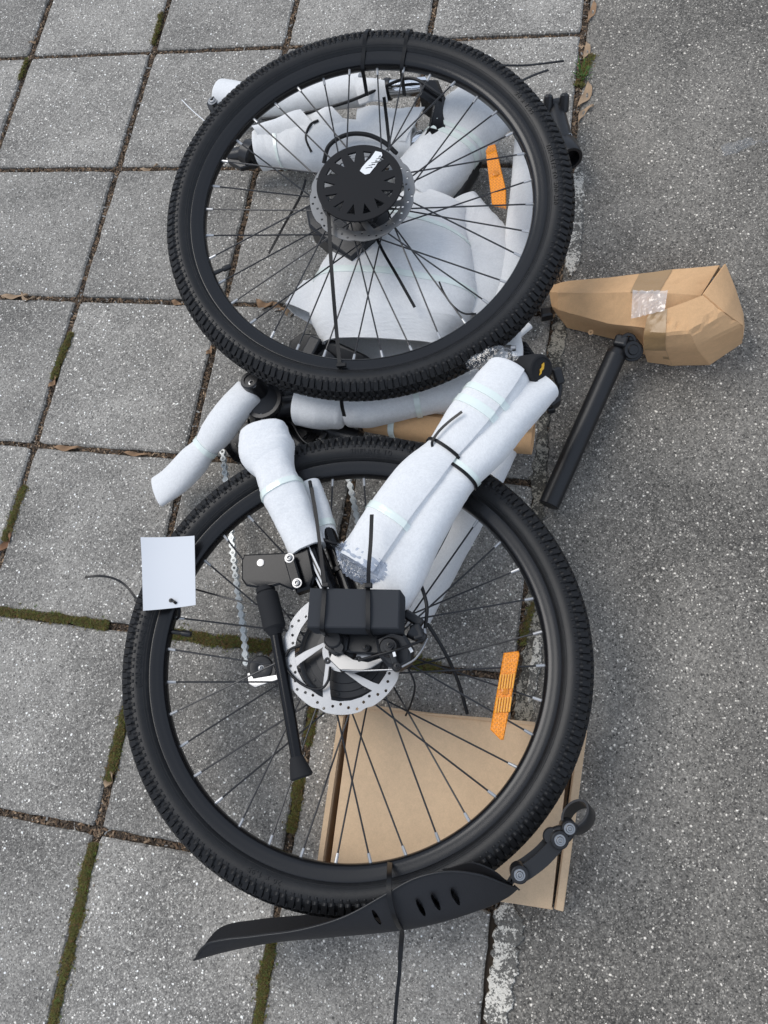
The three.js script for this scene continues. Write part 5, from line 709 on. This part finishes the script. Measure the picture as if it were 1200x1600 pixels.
  for (const [p, r] of [[V(0.2691, 0.1660, 0.4847), 0.0108], [V(0.3118, 0.1620, 0.4398), 0.0108], [V(0.3218, 0.1580, 0.4254), 0.0096]]) { part('hinge_disc', turned([[0, 0.002], [r * 0.82, 0.002], [r * 0.95, 0.0008], [r, -0.002], [r, -0.028]], p, V(0.1, 1, 0.1), 30), M.satin, mg); bolt(mg, p.clone().add(V(0, 0.0022, 0)), V(0.1, 1, 0.1), 0.0046); }
  part('clamp_ring', (() => { // band bent into a flattened loop, its opening facing up and away
    const c0 = V(0.3212, 0.1500, 0.4243), tip = V(0.3410, 0.1500, 0.3986), A = tip.clone().sub(c0).setY(0), L = A.length(), e1 = A.normalize(), ax = V(-e1.z, 0, e1.x).multiplyScalar(-1), axis = ax.clone().multiplyScalar(0.5).add(V(0, 0.86, 0)).normalize(), e2 = axis.clone().cross(e1).normalize(), ctr = c0.clone().addScaledVector(e1, L * 0.52).add(V(0, -0.012, 0));
    const po = [], u2 = [], ix = [], n = 64, hw = 0.0115;
    for (let i = 0; i < n; i++) { const a = i / n * 2 * Math.PI, ca = Math.cos(a), sa = Math.sin(a), R1 = L * 0.56, R2 = 0.0135, p = ctr.clone().addScaledVector(e1, ca * R1).addScaledVector(e2, sa * R2), o = e1.clone().multiplyScalar(ca * R2).addScaledVector(e2, sa * R1).normalize();
      [[-1, 0.0014], [-0.9, 0.002], [0.9, 0.002], [1, 0.0014], [1, -0.0014], [-1, -0.0014]].forEach(([s, t]) => { const q = p.clone().addScaledVector(axis, s * hw).addScaledVector(o, t); po.push(q.x, q.y, q.z); u2.push(i / n, s); });
      for (let k = 0; k < 6; k++) { const a1 = i * 6 + k, b1 = i * 6 + (k + 1) % 6, d = ((i + 1) % n) * 6; ix.push(a1, d + k, b1, b1, d + k, d + (k + 1) % 6); } }
    return bufferGeo(po, u2, ix, 0.6); })(), M.satin, mg);
  part('bracket_pin', boxBetween(V(0.2624, 0.1200, 0.5010), V(0.2698, 0.1200, 0.5055), 0.002, 0.002, 0.0005), M.black, mg);
}
cableTie('long cable tie holding the mudguard to the rear tyre, grey tail on pavers', [ribbon([V(0.1075, 0.1250, 0.4993), V(0.1120, 0.1480, 0.5015), V(0.1183, 0.1780, 0.5126), V(0.1220, 0.1840, 0.5297), V(0.1278, 0.1750, 0.5484), V(0.1331, 0.1500, 0.5658), V(0.1343, 0.1250, 0.5753), V(0.1326, 0.1050, 0.5920), V(0.1315, 0.0900, 0.6126)], 0.006, 0.0015, [V(0, 0, -1), V(0, 1, -0.6), V(0, 1, 0), V(0, 1, 0.1), V(0, 1, 0.5), V(0, 0.7, 1), V(0, 0.7, 1), V(0, 1, 0.2), V(0, 1, 0)]), ribbon([V(0.1314, 0.0910, 0.6110), V(0.1319, 0.0820, 0.6297), V(0.1302, 0.0650, 0.6606), V(0.1304, 0.0500, 0.7010)], 0.0046, 0.0015)]);

// flat carton under the rear wheel
{
  const c = thing('cardboard_box', 'flat brown cardboard box pushed under the rear wheel', 'box');
  const h = 0.042, TL = V(0.0014, 0.0420, 0.3111), TR = V(0.3250, 0.0420, 0.2988), BR = V(0.3122, 0.0420, 0.5276), BL = V(0.0056, 0.0420, 0.5345);
  const inner = [TL, TR, BR, BL];
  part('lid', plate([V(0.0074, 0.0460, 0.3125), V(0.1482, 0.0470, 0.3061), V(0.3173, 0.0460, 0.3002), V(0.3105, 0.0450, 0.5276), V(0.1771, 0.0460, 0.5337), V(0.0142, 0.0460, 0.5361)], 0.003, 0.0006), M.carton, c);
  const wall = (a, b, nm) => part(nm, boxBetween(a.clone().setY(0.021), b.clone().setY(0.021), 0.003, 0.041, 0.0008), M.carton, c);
  const out = (p, q, d) => { const m = TL.clone().add(BR).multiplyScalar(0.5), e = q.clone().sub(p), n = V(e.z, 0, -e.x).normalize(); if (n.dot(p.clone().sub(m)) < 0) n.negate(); return [p.clone().addScaledVector(n, d), q.clone().addScaledVector(n, d)]; };
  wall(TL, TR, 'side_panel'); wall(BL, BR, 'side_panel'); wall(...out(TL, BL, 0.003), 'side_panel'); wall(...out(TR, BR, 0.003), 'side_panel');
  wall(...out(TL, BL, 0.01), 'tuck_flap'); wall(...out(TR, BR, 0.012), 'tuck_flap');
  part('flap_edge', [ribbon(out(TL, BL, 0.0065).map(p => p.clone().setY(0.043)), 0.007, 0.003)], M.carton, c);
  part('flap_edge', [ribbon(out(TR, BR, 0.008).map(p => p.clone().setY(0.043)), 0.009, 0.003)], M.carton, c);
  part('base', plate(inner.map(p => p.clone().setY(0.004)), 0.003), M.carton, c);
  // torn flap along the far edge
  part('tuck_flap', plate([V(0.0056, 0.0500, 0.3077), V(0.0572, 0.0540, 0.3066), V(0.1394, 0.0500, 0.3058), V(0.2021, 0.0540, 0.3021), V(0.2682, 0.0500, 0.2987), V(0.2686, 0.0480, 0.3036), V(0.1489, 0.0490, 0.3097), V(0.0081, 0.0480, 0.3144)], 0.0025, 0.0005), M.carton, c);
}
// cardboard roll beneath the foam between the wheels
{
  const c = thing('cardboard_roll', 'flattened cardboard roll with open end between the wheels', 'cardboard');
  const s = new Sleeve([[V(-0.0415, 0.0500, -0.1376), 0.017, 0.017], [V(0.0309, 0.0500, -0.1323), 0.02, 0.02], [V(0.1139, 0.0520, -0.1259), 0.0215, 0.021], [V(0.2261, 0.0550, -0.1216), 0.022, 0.022]], { seed: 40, n: 40, exp: 2.6, wob: 0.0009, step: 0.004, seam: 1.9, wall: 0.003 });
  const m = part('roll', s.geo('open', 'open'), M.card, c); part('tape_band', s.band(0.2, 0.245, 0.001), M.tape, m);
}

// saddle inside a cardboard wrap, on its seat post
{
  const t = thing('saddle', 'saddle wrapped in taped brown cardboard with black seat post attached', 'saddle');
  const a = V(0.3392, 0.0500, -0.2712), b = V(0.2578, 0.0200, -0.0263);
  part('seat_post', rodGeo(a, b, 0.0158, 0.0158, 36, 0.0012), M.post, t);
  part('post_clamp', [turned([[0, 0.01], [0.013, 0.01], [0.0155, 0.006], [0.0158, -0.01]], a, a.clone().sub(b), 28), turned([[0, 0.012], [0.007, 0.012], [0.0085, 0.009], [0.013, 0.009], [0.0145, 0.006], [0.0145, -0.01]], V(0.3612, 0.0550, -0.2807), V(0.3, 0.8, 0.5), 28), boxBetween(V(0.3351, 0.0600, -0.2924), V(0.3563, 0.0640, -0.2865), 0.02, 0.016, 0.005), ...[0, 1, 2].map(k => turned([[0.008, 0.0028], [0.0155 - k * 0.002, 0.0028], [0.0168 - k * 0.002, 0.001], [0.0168 - k * 0.002, -0.002], [0.008, -0.0028]], V(0.3636, 0.0500, -0.2814).add(V(-0.004 * k, 0.0075 * k, -0.004 * k)), V(0.1, 1, 0.6), 30))], M.black, t);
  // wrap: long panels folded round the saddle, narrow at the nose, deep at the back
  const sec = [ // [back bottom, back top edge, ridge, front top, front bottom]
    [V(0.2289, 0.0120, -0.4139), V(0.2302, 0.0500, -0.3958), V(0.2278, 0.0620, -0.3757), V(0.2333, 0.0450, -0.3606), V(0.2461, 0.0120, -0.3602)],
    [V(0.2474, 0.0040, -0.4223), V(0.2484, 0.0600, -0.3968), V(0.2428, 0.0780, -0.3643), V(0.2445, 0.0550, -0.3474), V(0.2599, 0.0040, -0.3462)],
    [V(0.3306, 0.0040, -0.4309), V(0.3252, 0.0800, -0.3947), V(0.3189, 0.0980, -0.3534), V(0.3232, 0.0700, -0.3166), V(0.3371, 0.0040, -0.3278)],
    [V(0.4167, 0.0040, -0.4443), V(0.4025, 0.0900, -0.4013), V(0.3839, 0.1100, -0.3485), V(0.3820, 0.0800, -0.3049), V(0.3986, 0.0060, -0.2943)],
    [V(0.5021, 0.0040, -0.4538), V(0.4814, 0.0840, -0.4165), V(0.4544, 0.0970, -0.3525), V(0.4598, 0.0800, -0.2992), V(0.4762, 0.0060, -0.2913)]];
  const quad = (rows) => { const pos = [], uv = [], idx = [], W = rows[0].length; let sx = 0; rows.forEach((r, i) => { if (i) sx += r[1].distanceTo(rows[i - 1][1]); let v = 0; r.forEach((p, j) => { if (j) v += p.distanceTo(r[j - 1]); pos.push(p.x, p.y, p.z); uv.push(sx, v); }); }); for (let i = 0; i + 1 < rows.length; i++) for (let j = 0; j + 1 < W; j++) { const k = i * W + j; idx.push(k, k + 1, k + W, k + 1, k + W + 1, k + W); } return [pos, uv, idx]; };
  const fine = []; for (let i = 0; i < 4; i++) for (let k = 0; k < 8; k++) { const u = k / 8; fine.push(sec[i].map((p, j) => p.clone().lerp(sec[i + 1][j], u))); } fine.push(sec[4]);
  const dens = fine.map(r => { const o = []; for (let j = 0; j < 4; j++) for (let k = 0; k < 5; k++) o.push(r[j].clone().lerp(r[j + 1], k / 5)); o.push(r[4].clone()); return o; });
  dens.forEach((r, i) => r.forEach((p, j) => { const e = j % 5 ? 1 : 0.4; p.y += e * (0.003 * N3(p.x * 18, p.z * 18, 1) - 0.0028 * Math.max(0, 1 - 4 * Math.abs(N3(p.x * 16, p.z * 30, 5)))); p.y = Math.max(0.002, p.y); }));
  const inn = dens.map(r => { const c = r.reduce((s, p) => s.add(p), V(0, 0, 0)).multiplyScalar(1 / r.length); c.y = 0.03; return r.map(p => p.clone().add(c.clone().sub(p).setLength(0.003))); });
  const [p1, u1, i1] = quad(dens), [p2, u2, i2] = quad(inn), off = p1.length / 3, nW = dens[0].length, rim = [];
  for (let i = 0; i + 1 < dens.length; i++) for (const j of [0, nW - 1]) { const k = i * nW + j; rim.push(k, k + nW, off + k, k + nW, off + k + nW, off + k); } for (let j = 0; j + 1 < nW; j++) for (const i of [0, dens.length - 1]) { const k = i * nW + j; rim.push(k, k + 1, off + k, k + 1, off + k + 1, off + k); }
  const wrap = part('cardboard_wrap', bufferGeo([...p1, ...p2], [...u1, ...u2], [...i1, ...i2.map(k => k + off), ...rim], 0.35), M.card, t);
  part('nose_panel', plate([sec[0][1], sec[0][2], sec[0][3], sec[0][4], sec[0][0]].map(p => p.clone()), 0.003, 0, V(-1, 0.2, 0.1)), M.card, t);
  // end flap: one big piece folded over the back, rounded at its lower corner
  const flap = (pts, bend) => { const tri = []; return pts; };
  let flapRows; part('end_flap', (() => { const rows = flapRows = [], A = [V(0.3790, 0.1040, -0.3122), V(0.4052, 0.1120, -0.3190), V(0.4296, 0.1160, -0.3282), V(0.4540, 0.1180, -0.3398)], B = [V(0.3761, 0.0900, -0.2897), V(0.4061, 0.1040, -0.2804), V(0.4391, 0.1120, -0.2813), V(0.4842, 0.1120, -0.3153)], C = [V(0.3798, 0.0600, -0.2798), V(0.4107, 0.0700, -0.2755), V(0.4533, 0.0800, -0.2749), V(0.5162, 0.0850, -0.3116)], D = [V(0.3910, 0.0060, -0.2893), V(0.4283, 0.0060, -0.2843), V(0.4858, 0.0060, -0.2884), V(0.5319, 0.0080, -0.3282)];
    const lin = (q, t) => { const f = Math.min(2.9999, t * 3), k = Math.floor(f); return q[k].clone().lerp(q[k + 1], f - k); }, n = 24; for (let i = 0; i <= n; i++) { const k = [A, B, C, D].map(q => lin(q, i / n)), r = []; for (let j = 0; j <= 16; j++) { const v = j / 16, p = lin(k, v * 0.999), cr = (x) => Math.max(0, 1 - Math.abs(x) * 30); // straight creases pressed into the card
      p.y -= 0.004 * (cr(v - 0.62 + 0.35 * i / n) + cr(v - 0.2 - 0.5 * (i / n - 0.4)) * 0.6 + cr(v - 0.9 + 0.1 * i / n) * 0.5) * Math.min(1, p.y / 0.03); p.y += 0.0012 * N3(p.x * 60, p.z * 60, 4); p.y = Math.max(0.003, p.y); r.push(p); } rows.push(r); }
    const [pp, uu, ii] = quad(rows), o = pp.length / 3, q2 = pp.map((v, k) => k % 3 === 1 ? v - 0.003 : v), W = 17, rm = []; for (let i = 0; i < n; i++) for (const j of [0, 16]) { const k = i * W + j; rm.push(k, k + W, o + k, k + W, o + k + W, o + k); } for (let j = 0; j < 16; j++) for (const i of [0, n]) { const k = i * W + j; rm.push(k, k + 1, o + k, k + 1, o + k + 1, o + k); }
    return bufferGeo([...pp, ...q2], [...uu, ...uu], [...ii, ...ii.map(k => k + o), ...rm], 0.22); })(), M.card, t, 'large creased flap folded over the back of the saddle wrap');
  part('back_panel', (() => { const rows = [[V(0.4557, 0.1180, -0.3420), V(0.4864, 0.1080, -0.4019)], [V(0.4859, 0.1120, -0.3164), V(0.5061, 0.0850, -0.3732)], [V(0.5171, 0.0850, -0.3116), V(0.5246, 0.0500, -0.3536)], [V(0.5329, 0.0080, -0.3282), V(0.5361, 0.0040, -0.3538)]]; const f = []; for (let i = 0; i < 3; i++) for (let k = 0; k < 5; k++) { const r = []; for (let j = 0; j <= 4; j++) r.push(rows[i][0].clone().lerp(rows[i][1], j / 4).lerp(rows[i + 1][0].clone().lerp(rows[i + 1][1], j / 4), k / 5)); f.push(r); }
    const [pp, uu, ii] = quad(f), o = pp.length / 3, q2 = pp.map((v, k) => k % 3 === 0 ? v - 0.002 : k % 3 === 1 ? v - 0.002 : v), W = 5, n = f.length - 1, rm = []; for (let i = 0; i < n; i++) for (const j of [0, 4]) { const k = i * W + j; rm.push(k, k + W, o + k, k + W, o + k + W, o + k); } for (let j = 0; j < 4; j++) for (const i of [0, n]) { const k = i * W + j; rm.push(k, k + 1, o + k, k + 1, o + k + 1, o + k); } return bufferGeo([...pp, ...q2], [...uu, ...uu], [...ii, ...ii.map(k => k + o), ...rm], 0.5); })(), M.card, t);
  // tape over the wrap: strip across the long panels, a few tenths of a millimetre proud
  const strip = (i0, i1, j0, j1, lift) => { const rows = []; for (let i = i0; i <= i1; i++) rows.push(dens[i].slice(j0, j1 + 1).map(p => p.clone().add(V(0, lift, lift * 0.8)))); const [pp, uu, ii] = quad(rows); return bufferGeo(pp, uu, ii, 0.6); };
  part('packing_tape', strip(20, 25, 5, 10, 0.0012), M.brownTape, t, 'brown packing tape across the cardboard wrap');
  { const rows = flapRows.slice(0, 9).map(r => r.map(p => p.clone().add(V(0, 0.0009, 0.0006)))); const [pp, uu, ii] = quad(rows); part('packing_tape', bufferGeo(pp, uu, ii, 0.6), M.brownTape, t); }
  { // creased clear tape bridging panel and flap: sharp little pleats
    const rows = [], A0 = V(0.3546, 0.1030, -0.3522), A1 = V(0.4048, 0.1120, -0.3478), B0 = V(0.3565, 0.0850, -0.3143), B1 = V(0.4014, 0.1160, -0.3109), n = 60, m = 30;
    for (let i = 0; i <= n; i++) { const r = []; for (let j = 0; j <= m; j++) { const u = i / n, v = j / m, p = A0.clone().lerp(A1, u).lerp(B0.clone().lerp(B1, u), v), w = u * 8 + v * 4 + 1.6 * N3(u * 3, v * 3, 8); p.y += 0.0024 + 0.0045 * Math.abs((w % 2) - 1) * (0.4 + 0.6 * Math.abs(N3(u * 9, v * 3, 2))) + 0.0006 * N3(u * 6, v * 5, 5); r.push(p); } rows.push(r); }
    const [pp, uu, ii] = quad(rows); part('shiny_tape', bufferGeo(pp, uu, ii, 0.35), phy({ color: 0xffffff, transmission: 0.7, thickness: 0, roughness: 0.05, ior: 1.75, side: THREE.DoubleSide }), t, 'creased glossy clear tape catching the light'); }
  part('torn_hole', turned([[0.0015, 0.0006], [0.0042, 0.0012], [0.0045, 0.0004]], V(0.2984, 0.0500, -0.3117), V(0, 0.6, 1), 9), M.card, t);
}
// stray leftovers
scene.traverse(o => { if (o.isMesh) { o.castShadow = true; o.receiveShadow = true; } });
renderer.render(scene, camera);
